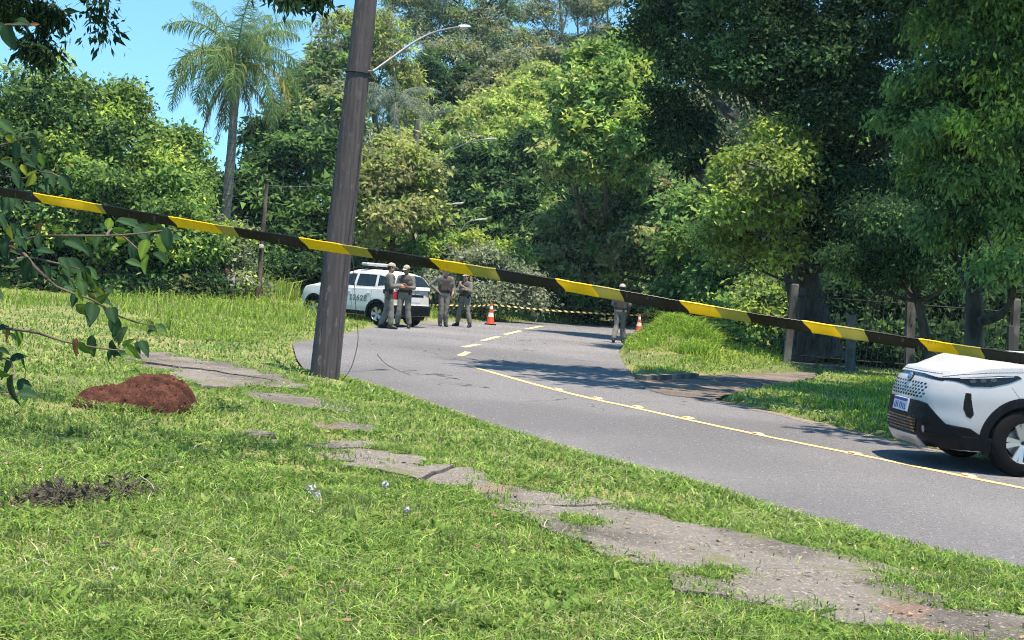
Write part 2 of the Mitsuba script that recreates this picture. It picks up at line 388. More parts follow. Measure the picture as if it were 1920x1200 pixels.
for k, poly in SLABS.items():
    if k in 'ade': poly = poly.difference(cracks(ord(k) + 4, poly.bounds, 2 if k != 'e' else 3))
    for g in getattr(poly, 'geoms', [poly]):
        if g.area < .03: continue
        g = g.simplify(.006)
        c = g.centroid
        z = float(gz(A([c.x]), A([c.y]))[0])
        top = trimesh.Trimesh(*flat_mesh(g, 0), process=True).subdivide_to_size(.12)
        tv = A(top.vertices)
        tilt = rs.normal(0, .006, 2)
        tz = np.maximum(gz(tv[:, 0], tv[:, 1]), .03) + .022 + rs.uniform(0, .012) + tilt[0] * (tv[:, 0] - c.x) + tilt[1] * (tv[:, 1] - c.y) + .012 * (meshkit.fbm(np.c_[tv[:, :2] * 6, tv[:, 2]], 3, 5) - .5)
        tv[:, 2] = tz
        tf = A(top.faces)
        e = np.sort(np.vstack([tf[:, [0, 1]], tf[:, [1, 2]], tf[:, [2, 0]]]), axis=1)
        od = np.vstack([tf[:, [0, 1]], tf[:, [1, 2]], tf[:, [2, 0]]])
        _, ix, ct = np.unique(e, axis=0, return_index=True, return_counts=True)
        b = od[ix[ct == 1]]
        n0 = len(tv)
        low = tv.copy(); low[:, 2] -= .12
        walls = np.vstack([np.c_[b[:, 1], b[:, 0], b[:, 0] + n0], np.c_[b[:, 1], b[:, 0] + n0, b[:, 1] + n0]])
        part('sidewalk', 'slab', (np.vstack([tv, low]), np.vstack([tf, walls])), 'm_pavement', smooth=35)
# a kerb stone at the driveway mouth
kp = curve([(*G(x, y)[:2], .03) for x, y in [(1200, 713), (1240, 711), (1300, 708)]], 12)
kb = LineString(kp[:, :2]).buffer(.11, cap_style='flat')
structure('kerb', extrude(kb, -.05, .09), 'm_concrete')
# ------------------------------------------------------------------ grass
def blades(P, h, w, lean, col, r, bend=.6):
    """tapered, bent grass blades: three triangles each"""
    n = len(P)
    a = r.uniform(0, 2 * np.pi, n)
    side = np.stack([np.cos(a), np.sin(a), np.zeros(n)], 1)
    b = r.uniform(0, 2 * np.pi, n)
    ld = np.stack([np.cos(b), np.sin(b), np.zeros(n)], 1) * (lean * np.abs(r.normal(0, 1, n)))[:, None]
    up = A([0, 0, 1.0])
    mid = P + (up * .6 + ld * .45) * h[:, None]
    tip = P + (up * (1 - bend * .35) + ld * (1 + bend * .5)) * h[:, None]
    tip[:, 2] = np.maximum(tip[:, 2], P[:, 2] + .012)
    hw = side * (w / 2)[:, None]
    v = np.stack([P - hw, P + hw, mid - hw * .8, mid + hw * .8, tip], 1).reshape(-1, 3)
    f = (A([[0, 1, 3], [0, 3, 2], [2, 3, 4]])[None] + (np.arange(n) * 5)[:, None, None]).reshape(-1, 3)
    return v, f, np.repeat(col, 5, axis=0)
GREENS = A([[.215, .355, .075], [.285, .425, .10], [.37, .50, .145], [.115, .215, .055], [.42, .48, .21], [.55, .52, .35]])
def grass_cols(P, r, pal=GREENS, wts=(.28, .30, .22, .12, .06, .025), dry=.25):
    n = len(P); dry = dry * 1.0
    nz = meshkit.fbm(P * [1.1, 1.1, 0] + 3, 3, 21)
    w = np.tile(A(wts), (n, 1))
    w[:, 4] *= 1 + 6 * np.clip(nz - .5, 0, 1) * dry * 4; w[:, 5] *= 1 + 9 * np.clip(nz - .52, 0, 1) * dry * 4
    w[:, 3] *= 1 + 5 * np.clip(.48 - nz, 0, 1)
    c = np.cumsum(w / w.sum(1, keepdims=True), 1)
    k = (r.uniform(0, 1, (n, 1)) > c).sum(1).clip(0, len(pal) - 1)
    return pal[k] * np.exp(r.normal(0, .26, (n, 1))) * (1 + r.normal(0, .04, (n, 3)))
def scatter(r, n, y0, y1, ang0=-24, ang1=24, pw=1.0):
    """points of a wedge, their number per square metre falling with distance"""
    u = r.uniform(0, 1, n)
    y = y0 * (y1 / y0) ** u if pw == 1 else np.sqrt(y0 ** 2 + u * (y1 ** 2 - y0 ** 2))
    t = np.tan(np.radians(r.uniform(ang0, ang1, n)))
    return y * t, y
SOILP = Point(*SOIL_C[:2]).buffer(1.0)
def keep_grass(x, y, r, slab_keep=.02):
    pts = shapely.points(x, y)
    on = (shapely.distance(ROAD, pts) > -.02) & ~shapely.contains(ROAD, pts) & ~shapely.contains(DRIVE, pts)
    near = shapely.distance(SLABU, pts)
    on &= (near > 0) | (r.uniform(0, 1, len(x)) < slab_keep)
    q = ((x - SOIL_C[0]) / .56) ** 2 + ((y - SOIL_C[1]) / .5) ** 2
    return on & (q > 1)
gr_v = []
def lawn(seed, n, y0, y1, hr, wr, lean, dry=.25, pw=1, ang=(-24, 24), **k):
    r = np.random.default_rng(seed)
    x, y = scatter(r, n, y0, y1, *ang, pw=pw)
    clump = meshkit.fbm(np.c_[x * 2.6, y * 2.6, 0 * x], 3, 31)
    ok = keep_grass(x, y, r) & (r.uniform(.15, .55, n) < clump + .06)
    x, y, clump = x[ok], y[ok], clump[ok]
    P = np.c_[x, y, gz(x, y) - .006]
    h = r.uniform(*hr, len(x)) * (.55 + .95 * clump)
    w = r.uniform(*wr, len(x))
    c = grass_cols(P, r, dry=dry)
    gr_v.append(blades(P, h, w, lean, c, r, **k))
lawn(1, 130000, 5.4, 10.5, (.032, .085), (.005, .012), 1.0, .5)
lawn(2, 85000, 9.5, 19, (.035, .085), (.008, .017), 1.0, .4)
lawn(3, 60000, 17, 46, (.04, .10), (.016, .032), .8, .3)
# fringe that hangs over the road's edge and over the pavement's edges
def fringe(seed, line, n, spread, hr, wr, lean):
    r = np.random.default_rng(seed)
    s = r.uniform(0, line.length, n)
    xy = shapely.get_coordinates(shapely.line_interpolate_point(line, s))
    xy = xy + r.normal(0, spread, xy.shape)
    ok = keep_grass(xy[:, 0], xy[:, 1], r, .25)
    xy = xy[ok]
    P = np.c_[xy, gz(xy[:, 0], xy[:, 1]) - .005]
    P[:, 2] = np.maximum(P[:, 2], .0)
    gr_v.append(blades(P, r.uniform(*hr, len(P)), r.uniform(*wr, len(P)), lean, grass_cols(P, r), r))
fringe(5, LineString(NE[:-2]), 16000, .10, (.05, .11), (.006, .012), .7)
for i, g in enumerate(SLABS.values()):
    fringe(10 + i, g.boundary if g.geom_type == 'Polygon' else g.boundary, int(1400 + 1000 * g.length / 3), .045, (.03, .075), (.005, .01), .7)
for i, h in enumerate(HOLES): fringe(30 + i, LineString(h.exterior.coords), 1500, .06, (.04, .10), (.005, .01), .6)
for i, g in enumerate(SLABS.values()): fringe(50 + i, g.boundary, int(500 + 600 * g.length / 3), .10, (.03, .07), (.006, .011), .9)
# broad-leaved weeds in flat rosettes among the blades
def rosettes(seed, n, y0, y1, L):
    r = np.random.default_rng(seed)
    x, y = scatter(r, n, y0, y1)
    cl = meshkit.fbm(np.c_[x * 1.4, y * 1.4, 0 * x], 3, 77)
    ok = keep_grass(x, y, r, 0) & (cl > .47)
    x, y = x[ok], y[ok]; m = 7; n = len(x)
    z = gz(x, y)
    a = r.uniform(0, 2 * np.pi, (n, m)); e = r.uniform(.1, .9, (n, m)); Ls = L * r.uniform(.5, 1.3, (n, m)) * r.uniform(.6, 1.3, (n, 1))
    ax = np.stack([np.cos(a) * np.cos(e), np.sin(a) * np.cos(e), np.sin(e)], -1).reshape(-1, 3)
    up = unit(A([0, 0, 1.0]) + r.normal(0, .25, ax.shape)); up = unit(up - ax * (up * ax).sum(1, keepdims=True))
    side = np.cross(up, ax); Lf = Ls.reshape(-1, 1)
    P = np.repeat(np.c_[x, y, z + .015], m, axis=0) + r.normal(0, .012, (n * m, 3)) * [1, 1, .4]
    mid = P + ax * Lf * .5 + up * Lf * .08
    v = np.stack([P - side * Lf * .04, P + side * Lf * .04, mid + side * Lf * .19, mid - side * Lf * .19, P + ax * Lf], 1).reshape(-1, 3)
    f = (A([[0, 1, 2], [0, 2, 3], [3, 2, 4]])[None] + (np.arange(n * m) * 5)[:, None, None]).reshape(-1, 3)
    pal = A([[.17, .29, .07], [.23, .35, .09], [.13, .24, .06], [.30, .40, .12]])
    c = pal[np.repeat(r.integers(0, 4, n), m)] * np.exp(r.normal(0, .2, (n * m, 1)))
    gr_v.append((v, f, np.repeat(c, 5, axis=0)))
rosettes(201, 3800, 5.4, 12, .058)
rosettes(202, 1800, 11, 22, .07)
def tufts(seed, n, y0, y1):
    r = np.random.default_rng(seed)
    x, y = scatter(r, n, y0, y1); ok = keep_grass(x, y, r, .15); x, y = x[ok], y[ok]
    m = 60; n = len(x); q = r.normal(0, 1, (n * m, 2)) * np.repeat(r.uniform(.03, .07, n), m)[:, None]
    X, Y = np.repeat(x, m) + q[:, 0], np.repeat(y, m) + q[:, 1]
    ok = ~shapely.contains(PAVED, shapely.points(X, Y)); P = np.c_[X, Y, gz(X, Y) - .005]
    pal = A([[.13, .20, .07], [.17, .24, .08], [.22, .30, .11], [.30, .33, .17]])
    c = pal[np.clip(np.repeat(r.integers(0, 3, n), m) + (r.uniform(0, 1, n * m) > .8), 0, 3)] * np.exp(r.normal(0, .15, (n * m, 1)))
    h = np.repeat(r.uniform(.06, .13, n), m) * r.uniform(.5, 1.1, n * m)
    gr_v.append(blades(P[ok], h[ok], r.uniform(.003, .006, ok.sum()), .45, c[ok], r))
tufts(401, 330, 5.6, 13)
# turf creeping over the worn pavement, in patches
def creep(seed, n):
    r = np.random.default_rng(seed)
    for g in SLABS.values():
        x0, y0, x1, y1 = g.bounds; k = int(n * (x1 - x0) * (y1 - y0))
        x, y = r.uniform(x0, x1, k), r.uniform(y0, y1, k); p = shapely.points(x, y)
        d = shapely.distance(g.boundary, p)
        nz = meshkit.fbm(np.c_[x * 2.1, y * 2.1, 0 * x], 4, 19)
        ok = shapely.contains(g, p) & (nz > .50 + .55 * d) & (r.uniform(0, 1, k) < .8)
        x, y = x[ok], y[ok]
        P = np.c_[x, y, np.maximum(gz(x, y), .03) + .026]
        gr_v.append(blades(P, r.uniform(.02, .055, len(x)), r.uniform(.005, .011, len(x)), 1.0, grass_cols(P, r, dry=.5), r))
creep(501, 1500)
# tufts that grow out of joints
rt = np.random.default_rng(77)
v = np.vstack([g[0] for g in gr_v]); c = np.vstack([g[2] for g in gr_v])
off, fs = 0, []
for g in gr_v: fs.append(g[1] + off); off += len(g[0])
scene['grass'] = mikit.ply((v, np.vstack(fs)), 'm_grass', color=c)
labels['grass'] = {'kind': 'stuff', 'label': 'mown grass and weeds on both sides of the broken pavement', 'category': 'grass'}

# dry leaves and crumbs strewn on lawn, pavement and verge
def litter(seed, n, y0, y1):
    r = np.random.default_rng(seed)
    x, y = scatter(r, n, y0, y1)
    p = shapely.points(x, y)
    ok = ~shapely.contains(ROAD, p) | (shapely.distance(LineString(NE), p) < .5) & (r.uniform(0, 1, n) < .4)
    x, y = x[ok], y[ok]; n = len(x)
    onslab = shapely.contains(SLABU, shapely.points(x, y)); onroad = shapely.contains(ROAD, shapely.points(x, y))
    z = np.where(onroad, .006, np.where(onslab, gz(x, y) + .045, gz(x, y) + r.uniform(.01, .05, n)))
    a = r.uniform(0, 2 * np.pi, n); ax = np.stack([np.cos(a), np.sin(a), r.normal(0, .25, n)], 1)
    nn = unit(A([0, 0, 1.0]) + r.normal(0, .3, (n, 3)))
    Ls = r.uniform(.012, .05, n) * (1 + y / 30); pal = A([[.20, .13, .07], [.30, .22, .12], [.10, .065, .045], [.33, .27, .17], [.16, .10, .07]])
    side = unit(np.cross(nn, ax)); P = np.c_[x, y, z]; w = Ls[:, None] * .22
    v = np.stack([P, P + ax * Ls[:, None] * .5 - side * w + nn * .004, P + ax * Ls[:, None], P + ax * Ls[:, None] * .5 + side * w + nn * .004], 1).reshape(-1, 3)
    f = (A([[0, 1, 2], [0, 2, 3]])[None] + (np.arange(n) * 4)[:, None, None]).reshape(-1, 3)
    return v, f, np.repeat(pal[r.integers(0, 5, n)] * np.exp(r.normal(0, .25, (n, 1))), 4, axis=0)
v, f, c = litter(301, 2600, 5.4, 30)
scene['leaf_litter'] = mikit.ply((v, f), 'm_vcol', color=c)
labels['leaf_litter'] = {'kind': 'stuff', 'label': 'small dry leaves strewn over lawn and pavement', 'category': 'leaves'}

# tall weeds along the hedge on the left and round the far road edge
tw = []
WEEDS = A([[.32, .48, .075], [.40, .54, .10], [.23, .38, .06], [.45, .52, .17], [.56, .55, .28], [.14, .25, .05]])
def weeds(seed, poly, n, hr, wr, lean=.35, wts=(.3, .25, .2, .12, .08, .05), pal=WEEDS):
    r = np.random.default_rng(seed)
    x0, y0, x1, y1 = poly.bounds
    x, y = r.uniform(x0, x1, n), r.uniform(y0, y1, n)
    p = shapely.points(x, y)
    cl = meshkit.fbm(np.c_[x * .9, y * .9, 0 * x], 3, seed)
    cl = np.clip(.5 + (cl - .5) * 1.7, 0, 1)
    ok = shapely.contains(poly, p) & ~shapely.contains(PAVED.buffer(.1), p) & (r.uniform(.2, .6, n) < cl + .08)
    x, y, cl = x[ok], y[ok], cl[ok]
    P = np.c_[x, y, gz(x, y) - .02]
    d = np.clip(shapely.distance(PAVED, shapely.points(x, y)) / 1.5, .35, 1)
    h = r.uniform(.5, 1.1, len(x)) ** 1.5 * hr[1] * (.3 + 1.3 * cl) * d
    tw.append(blades(P, h, r.uniform(*wr, len(x)), lean, grass_cols(P, r, pal, wts), r, bend=.9))
weeds(101, Polygon(G2([(-150, 590), (150, 582), (330, 606), (520, 618), (548, 640), (600, 630), (690, 612), (735, 604), (700, 590), (560, 572), (330, 577), (150, 571), (-150, 562)])), 28000, (.18, .42), (.012, .03), .5, (.30, .28, .18, .10, .06, .08))
weeds(102, Polygon(G2([(330, 640), (545, 655), (545, 640), (520, 615), (330, 606), (160, 600)])), 22000, (.08, .2), (.012, .024))
weeds(103, Polygon([(-6, 46), (-3.0, 49.5), (.3, 56.5), (2.0, 58), (4, 60), (3, 63), (-2, 60), (-7, 51)]), 16000, (.2, .5), (.015, .035))
weeds(106, Polygon(G2([(390, 575), (560, 576), (560, 560), (430, 555), (390, 560)])), 9000, (.5, 1.0), (.02, .045), .3, (.2, .2, .2, .2, .15, .05))
v = np.vstack([g[0] for g in tw]); c = np.vstack([g[2] for g in tw])
off, fs = 0, []
for g in tw: fs.append(g[1] + off); off += len(g[0])
scene['tall_grass'] = mikit.ply((v, np.vstack(fs)), 'm_grass', color=c)
labels['tall_grass'] = {'kind': 'stuff', 'label': 'tall sunlit weeds along the far lawn and the road shoulder', 'category': 'grass'}
tw = []
weeds(104, Polygon(np.c_[MOUND_C[0] + 1.25 * np.cos(np.linspace(0, 6.28, 30)), MOUND_C[1] + 3.4 * np.sin(np.linspace(0, 6.28, 30))]), 30000, (.20, .42), (.014, .03), .7, (.34, .36, .22, .04, .0, .04))
weeds(105, Polygon(G2([(1165, 700), (1200, 707), (1300, 703), (1440, 697), (1480, 690), (1470, 655), (1330, 640), (1200, 665)])), 32000, (.10, .24), (.014, .028), .6, (.34, .34, .22, .05, .01, .04))
weeds(107, Polygon(G2([(1335, 752), (1480, 786), (1665, 830), (1800, 862), (1980, 860), (1900, 740), (1600, 705), (1530, 712), (1450, 728), (1400, 736)])), 70000, (.08, .2), (.012, .024), .45, (.25, .2, .3, .1, .05, .1))
v = np.vstack([g[0] for g in tw]); c = np.vstack([g[2] for g in tw])
off, fs = 0, []
for g in tw: fs.append(g[1] + off); off += len(g[0])
scene['verge_grass'] = mikit.ply((v, np.vstack(fs)), 'm_grass', color=c)
labels['verge_grass'] = {'kind': 'stuff', 'label': 'long bright grass heaped beside the driveway mouth and under the fence', 'category': 'grass'}
# ------------------------------------------------------------------ trees and shrubs
def leaf_mesh(P, axis, nrm, L, w, col, fold=.18, far=False):
    """rhombic leaves folded along the rib: two triangles each"""
    side = unit(np.cross(nrm, axis)); n2 = unit(np.cross(axis, side))
    L = L[:, None]; w = w[:, None]
    if far:      # a few pixels each: one triangle
        v = np.stack([P - side * w * .5, P + side * w * .5, P + axis * L], 1).reshape(-1, 3)
        return v, np.arange(len(v)).reshape(-1, 3), np.repeat(col, 3, axis=0)
    mid = P + axis * L * .45 + n2 * L * fold * .5
    v = np.stack([P, mid - side * w / 2 - n2 * L * fold * .5, P + axis * L - n2 * L * .08, mid + side * w / 2 - n2 * L * fold * .5], 1).reshape(-1, 3)
    f = (A([[0, 1, 2], [0, 2, 3]])[None] + (np.arange(len(P)) * 4)[:, None, None]).reshape(-1, 3)
    return v, f, np.repeat(col, 4, axis=0)
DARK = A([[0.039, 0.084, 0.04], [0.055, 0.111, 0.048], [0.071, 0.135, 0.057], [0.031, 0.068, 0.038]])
MID = A([[0.159, 0.287, 0.09], [0.212, 0.359, 0.105], [0.117, 0.216, 0.076], [0.275, 0.411, 0.128]])
LIME = A([[0.385, 0.536, 0.109], [0.501, 0.62, 0.136], [0.292, 0.435, 0.094], [0.17, 0.298, 0.076]])
OLIVE = A([[0.281, 0.317, 0.141], [0.355, 0.373, 0.17], [0.188, 0.224, 0.102], [0.409, 0.391, 0.217]])
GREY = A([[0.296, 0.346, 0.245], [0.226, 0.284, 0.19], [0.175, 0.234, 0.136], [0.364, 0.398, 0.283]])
TAN = A([[0.304, 0.32, 0.136], [0.416, 0.352, 0.192], [0.208, 0.256, 0.096], [0.144, 0.192, 0.072]])
FRESH = A([[0.156, 0.291, 0.107], [0.211, 0.369, 0.126], [0.12, 0.233, 0.088], [0.292, 0.456, 0.162]])
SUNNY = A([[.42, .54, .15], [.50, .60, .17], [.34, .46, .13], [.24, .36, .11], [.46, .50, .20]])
N_LEAVES = [0]
def foliage(lobes, n, L, pal, seed, aspect=.5, clump=.55, droop=.3, upb=.55, shell=.5, jitter=.18, pw=None, depth=1.0):
    """lobes in metres: (centre, radii). Leaves in clumps through each lobe's volume, mostly towards its surface."""
    r = np.random.default_rng(seed)
    area = A([(l[1][0] * l[1][2]) for l in lobes]); wl = area / area.sum()
    vs, fs, cs, tips = [], [], [], []
    off = 0
    for (cen, rad), wt in zip(lobes, wl):
        nl = int(n * wt)
        if nl < 8: continue
        k = max(5, int(1.5 * rad[0] * rad[2] * 4 / (clump ** 2)))
        k = min(k, nl // 6 + 1)
        d = unit(r.normal(0, 1, (k, 3)))
        d[:, 2] = np.where(d[:, 2] < -.45, -d[:, 2] * .5, d[:, 2]); d = unit(d)
        q = shell + (1 - shell) * r.uniform(0, 1, k) ** .6
        bump = .62 + .76 * meshkit.noise(d * 2.6 + cen * .13, seed) + .16 * (r.uniform(0, 1, k) > .9)
        cc = cen + d * rad * (q * bump)[:, None]
        csize = clump * r.uniform(.6, 1.35, k)
        ci = r.integers(0, k, nl)
        base = r.choice(len(pal), k, p=pw)
        tone = np.exp(r.normal(0, .16, k))
        g = r.normal(0, .5, (nl, 3)) * [1, 1, .62]
        P = cc[ci] + g * csize[ci][:, None]
        out = unit(P - cen)
        nrm = unit(out * .45 + A([0, 0, upb]) + r.normal(0, .55, (nl, 3)))
        ax = r.normal(0, 1, (nl, 3)) + unit(g) * .9 - A([0, 0, droop]) * r.uniform(.2, 2, (nl, 1))
        ax = unit(ax - nrm * (ax * nrm).sum(1, keepdims=True) * .75)
        Ls = L * np.exp(r.normal(0, .25, nl))
        swap = r.uniform(0, 1, nl) < .22
        pi = np.where(swap, r.integers(0, len(pal), nl), base[ci])
        col = pal[pi] * (tone[ci] * np.exp(r.normal(0, jitter, nl)))[:, None]
        v, f, c = leaf_mesh(P, ax, nrm, Ls, Ls * aspect * (1.15 if cen[1] > 56 else 1), col, far=cen[1] > 56)
        vs.append(v); fs.append(f + off); cs.append(c); off += len(v)
        tips.append((cen, rad, cc))
        N_LEAVES[0] += nl
    return np.vstack(vs), np.vstack(fs), np.vstack(cs), tips
def px_lobes(l):
    return [(W(x, y, d), A([rx * d / FOC, rx * d / FOC * 1.0, ry * d / FOC])) for x, y, rx, ry, d in l]
def wood(base, top, lobes, tips, r0, seed, twigs=5, lean=0.0):
    tips = [q for q in tips if 600 - FOC * ((q[0] - EYE) @ UPC) / ((q[0] - EYE) @ FWD) > -100]
    """trunk, limbs to each lobe, twigs to some clumps: one branching body"""
    r = np.random.default_rng(seed)
    h = top[2] - base[2]
    mid = base + (top - base) * .5 + A([r.normal(0, .06) * h * .3, r.normal(0, .06) * h * .3, 0])
    c = curve([base, base + (mid - base) * .5 + [r.normal(0, .03), 0, 0], mid, top], 12)
    rad = r0 * (1 - .75 * np.linspace(0, 1, 12)); rad[0] *= 1.35; rad[1] *= 1.08
    ms = [tube(c, rad, 9)]
    for cen, rd, cc in tips:
        k = int(np.clip(np.searchsorted(c[:, 2], cen[2] - rd[2] * .9 - .12 * h), 3, 10))
        s = c[k]
        m = (s + cen) / 2 + A([r.normal(0, .15), r.normal(0, .15), -.12 * np.linalg.norm(cen - s)])
        lb = curve([s, m, cen], 7)
        ms.append(tube(lb, np.linspace(rad[k] * .62, max(.02, r0 * .14), 7), 6))
        for j in r.choice(len(cc), min(twigs, len(cc)), replace=False):
            s2 = lb[r.integers(3, 7)]
            ms.append(tube(curve([s2, (s2 + cc[j]) / 2 + r.normal(0, .1, 3), cc[j]], 5), np.linspace(max(.018, r0 * .12), .008, 5), 4))
    return cat(ms)
def tree(name, label, catg, base, lobes, n, L, pal, seed, trunk=.2, group=None, bark='m_bark', leafm='m_leaf', top=None, twigs=5, crown='crown', high=(), **k):
    bx, d = base
    b = W(bx, 600, d); b[2] = float(gz(A([b[0]]), A([b[1]]))[0]) - .1
    lb = px_lobes(lobes)
    v, f, c, tips = foliage(lb, n, L, pal, seed, **k)
    if high:
        v2, f2, c2, _ = foliage([(A(a), A(b_)) for a, b_ in high], 16000, L * 2.5, pal, seed + 1, clump=.5)
        v, f, c = np.vstack([v, v2]), np.vstack([f, f2 + len(v)]), np.vstack([c, c2])
    t = thing(name, label, catg, group)
    tp = A(top) if top is not None else max((l[0] for l in lb), key=lambda q: q[2]) * A([.6, .6, 1]) + b * A([.4, .4, 0])
    part(t, 'trunk' if trunk > .05 else 'stem', wood(b, tp, lb, tips, trunk, seed, twigs), bark, smooth=50)
    part(t, crown, (v, f), leafm, color=c)
    return t
# --- left: the big hedge-like group of trees
tree('bushy_tree', 'tall bushy green tree at the left edge behind the lawn', 'tree', (60, 46.5),
     [(40, 210, 105, 80, 46), (110, 190, 70, 70, 46.5), (20, 320, 110, 100, 45.5), (110, 300, 90, 90, 45.5), (-60, 300, 110, 140, 46), (20, 420, 110, 80, 45.5), (-70, 470, 110, 80, 45)], 42000, .17, np.vstack([MID, MID * .8, LIME[:2], DARK]), 11, .28)
tree('bushy_tree', 'bushy tree with bright yellow-green leaves left of the palm', 'tree', (210, 46.5),
     [(210, 225, 70, 75, 47), (150, 270, 70, 70, 46), (250, 300, 85, 75, 46), (180, 370, 100, 80, 45), (110, 430, 90, 70, 45), (220, 440, 90, 60, 45)], 36000, .17, np.vstack([LIME[:3], MID, MID * .8, DARK[:2]]), 12, .25)
tree('bushy_tree', 'lower lime-green tree touching the palm trunk on its left', 'tree', (330, 46),
     [(310, 290, 60, 55, 47), (325, 350, 42, 52, 46), (300, 380, 75, 70, 45), (340, 425, 42, 45, 45), (330, 455, 75, 55, 45), (370, 480, 38, 42, 45)], 26000, .17, np.vstack([LIME, MID, MID[:2] * .8]), 13, .22)
tree('bushy_tree', 'dark tree with light specks just above the striped tape, far left', 'tree', (130, 49), [(60, 480, 130, 70, 48.5), (200, 470, 120, 75, 48.5), (310, 490, 90, 60, 48.5)], 20000, .19, np.vstack([DARK, DARK, MID[:2]]), 14, .25)
# --- between palm and pole
tree('broad_tree', 'dense dark green tree between palm and wooden pole', 'tree', (560, 60),
     [(560, 320, 70, 80, 60), (500, 400, 70, 90, 59), (600, 420, 75, 90, 59), (540, 480, 80, 70, 58), (625, 300, 55, 60, 61), (480, 450, 50, 80, 60), (485, 330, 45, 60, 61), (480, 265, 30, 40, 62), (530, 260, 45, 45, 62), (398, 360, 30, 50, 60), (400, 430, 45, 60, 60), (620, 510, 70, 50, 58)], 38000, .26, np.vstack([DARK, MID[:3], MID[:1]]), 15, .3)
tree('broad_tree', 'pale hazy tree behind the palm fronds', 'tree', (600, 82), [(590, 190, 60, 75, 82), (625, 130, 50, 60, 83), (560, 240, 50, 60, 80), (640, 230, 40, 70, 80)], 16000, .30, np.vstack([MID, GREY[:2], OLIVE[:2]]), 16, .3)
tree('broad_tree', 'olive tree with a visible forked trunk right of the pole', 'tree', (722, 56),
     [(735, 315, 65, 50, 56), (700, 350, 45, 60, 55), (775, 345, 50, 50, 56), (720, 405, 65, 45, 55), (785, 410, 45, 50, 55.5), (690, 430, 40, 40, 55)], 24000, .21, np.vstack([OLIVE, SUNNY]), 17, .16, bark='m_barkdark')
tree('eucalyptus_tree', 'tall yellowish eucalyptus close behind the pole top', 'tree', (720, 88), [(725, 110, 45, 55, 88), (755, 180, 40, 60, 88), (775, 265, 35, 70, 87), (700, 60, 40, 40, 88), (680, 190, 40, 70, 88), (640, 60, 40, 40, 92)], 20000, .26, np.vstack([OLIVE, SUNNY[:3]]), 18, .3, droop=1.0, aspect=.33)
tree('eucalyptus_tree', 'eucalyptus with several rounded tufts above the lamp arm', 'tree', (835, 108),
     [(800, 30, 50, 45, 108), (780, 60, 40, 40, 107), (880, 55, 55, 55, 108), (850, 120, 60, 50, 106), (930, 40, 45, 45, 110), (955, 85, 40, 40, 108), (900, 110, 50, 45, 107), (760, 10, 40, 40, 109), (830, -30, 60, 40, 108), (930, -30, 60, 40, 110)], 30000, .28, np.vstack([OLIVE, GREY, MID[:2]]), 19, .38, bark='m_barkdark', droop=1.0, aspect=.33, clump=.7)
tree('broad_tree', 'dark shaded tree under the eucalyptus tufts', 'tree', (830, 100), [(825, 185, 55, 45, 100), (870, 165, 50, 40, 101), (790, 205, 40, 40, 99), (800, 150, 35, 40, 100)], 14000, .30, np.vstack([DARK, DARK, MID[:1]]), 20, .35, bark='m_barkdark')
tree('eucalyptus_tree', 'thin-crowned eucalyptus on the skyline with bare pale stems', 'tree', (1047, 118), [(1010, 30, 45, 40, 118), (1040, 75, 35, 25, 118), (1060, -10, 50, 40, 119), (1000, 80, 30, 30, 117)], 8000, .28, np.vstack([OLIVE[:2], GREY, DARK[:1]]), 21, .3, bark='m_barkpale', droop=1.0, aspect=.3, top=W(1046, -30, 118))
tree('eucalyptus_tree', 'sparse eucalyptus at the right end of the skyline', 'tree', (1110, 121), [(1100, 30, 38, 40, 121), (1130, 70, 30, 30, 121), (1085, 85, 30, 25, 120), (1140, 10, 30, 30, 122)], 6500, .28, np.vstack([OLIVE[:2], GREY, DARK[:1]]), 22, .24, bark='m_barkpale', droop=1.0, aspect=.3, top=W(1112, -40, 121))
for i, (x, lab) in enumerate([(1078, 'slender straight trunk on the skyline between two eucalyptus crowns'), (1133, 'slender trunk nearest the sky gap on the ridge')]):
    tree('slender_tree', lab, 'tree', (x, 123), [(x - 3, 5, 20, 30, 123), (x + 4, 80, 16, 14, 123)], 1400, .28, np.vstack([OLIVE[:2], GREY]), 120 + i, .17, bark='m_barkpale', droop=1.0, aspect=.3, top=W(x + 3, -40, 123))
# --- the middle of the slope
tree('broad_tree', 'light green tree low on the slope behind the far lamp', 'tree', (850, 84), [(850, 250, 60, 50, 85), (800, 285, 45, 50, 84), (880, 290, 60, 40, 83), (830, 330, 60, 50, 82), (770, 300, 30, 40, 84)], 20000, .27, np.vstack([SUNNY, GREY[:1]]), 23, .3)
tree('broad_tree', 'sunlit yellow-green tree in the middle of the slope', 'tree', (950, 86), [(930, 215, 60, 45, 87), (990, 185, 60, 45, 88), (1010, 150, 40, 35, 89), (960, 260, 70, 50, 85), (1035, 230, 50, 60, 86), (890, 235, 40, 35, 87)], 24000, .27, np.vstack([SUNNY, SUNNY[:3]]), 24, .32)
tree('broad_tree', 'brownish half-bare tree high on the slope', 'tree', (930, 100), [(920, 160, 50, 35, 100), (960, 140, 50, 35, 101), (880, 185, 45, 30, 99), (1010, 115, 60, 35, 103), (1070, 125, 45, 35, 104)], 13000, .28, np.vstack([TAN, GREY, OLIVE[:2]]), 25, .25)
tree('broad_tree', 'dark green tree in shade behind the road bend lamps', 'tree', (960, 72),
     [(900, 330, 70, 60, 73), (980, 320, 75, 70, 73), (860, 390, 60, 60, 71), (950, 400, 80, 70, 71), (1020, 390, 60, 70, 72), (900, 450, 80, 50, 70), (1010, 460, 70, 60, 70), (1060, 320, 40, 60, 74)], 36000, .27, np.vstack([DARK, DARK, MID]), 26, .35, bark='m_barkdark')
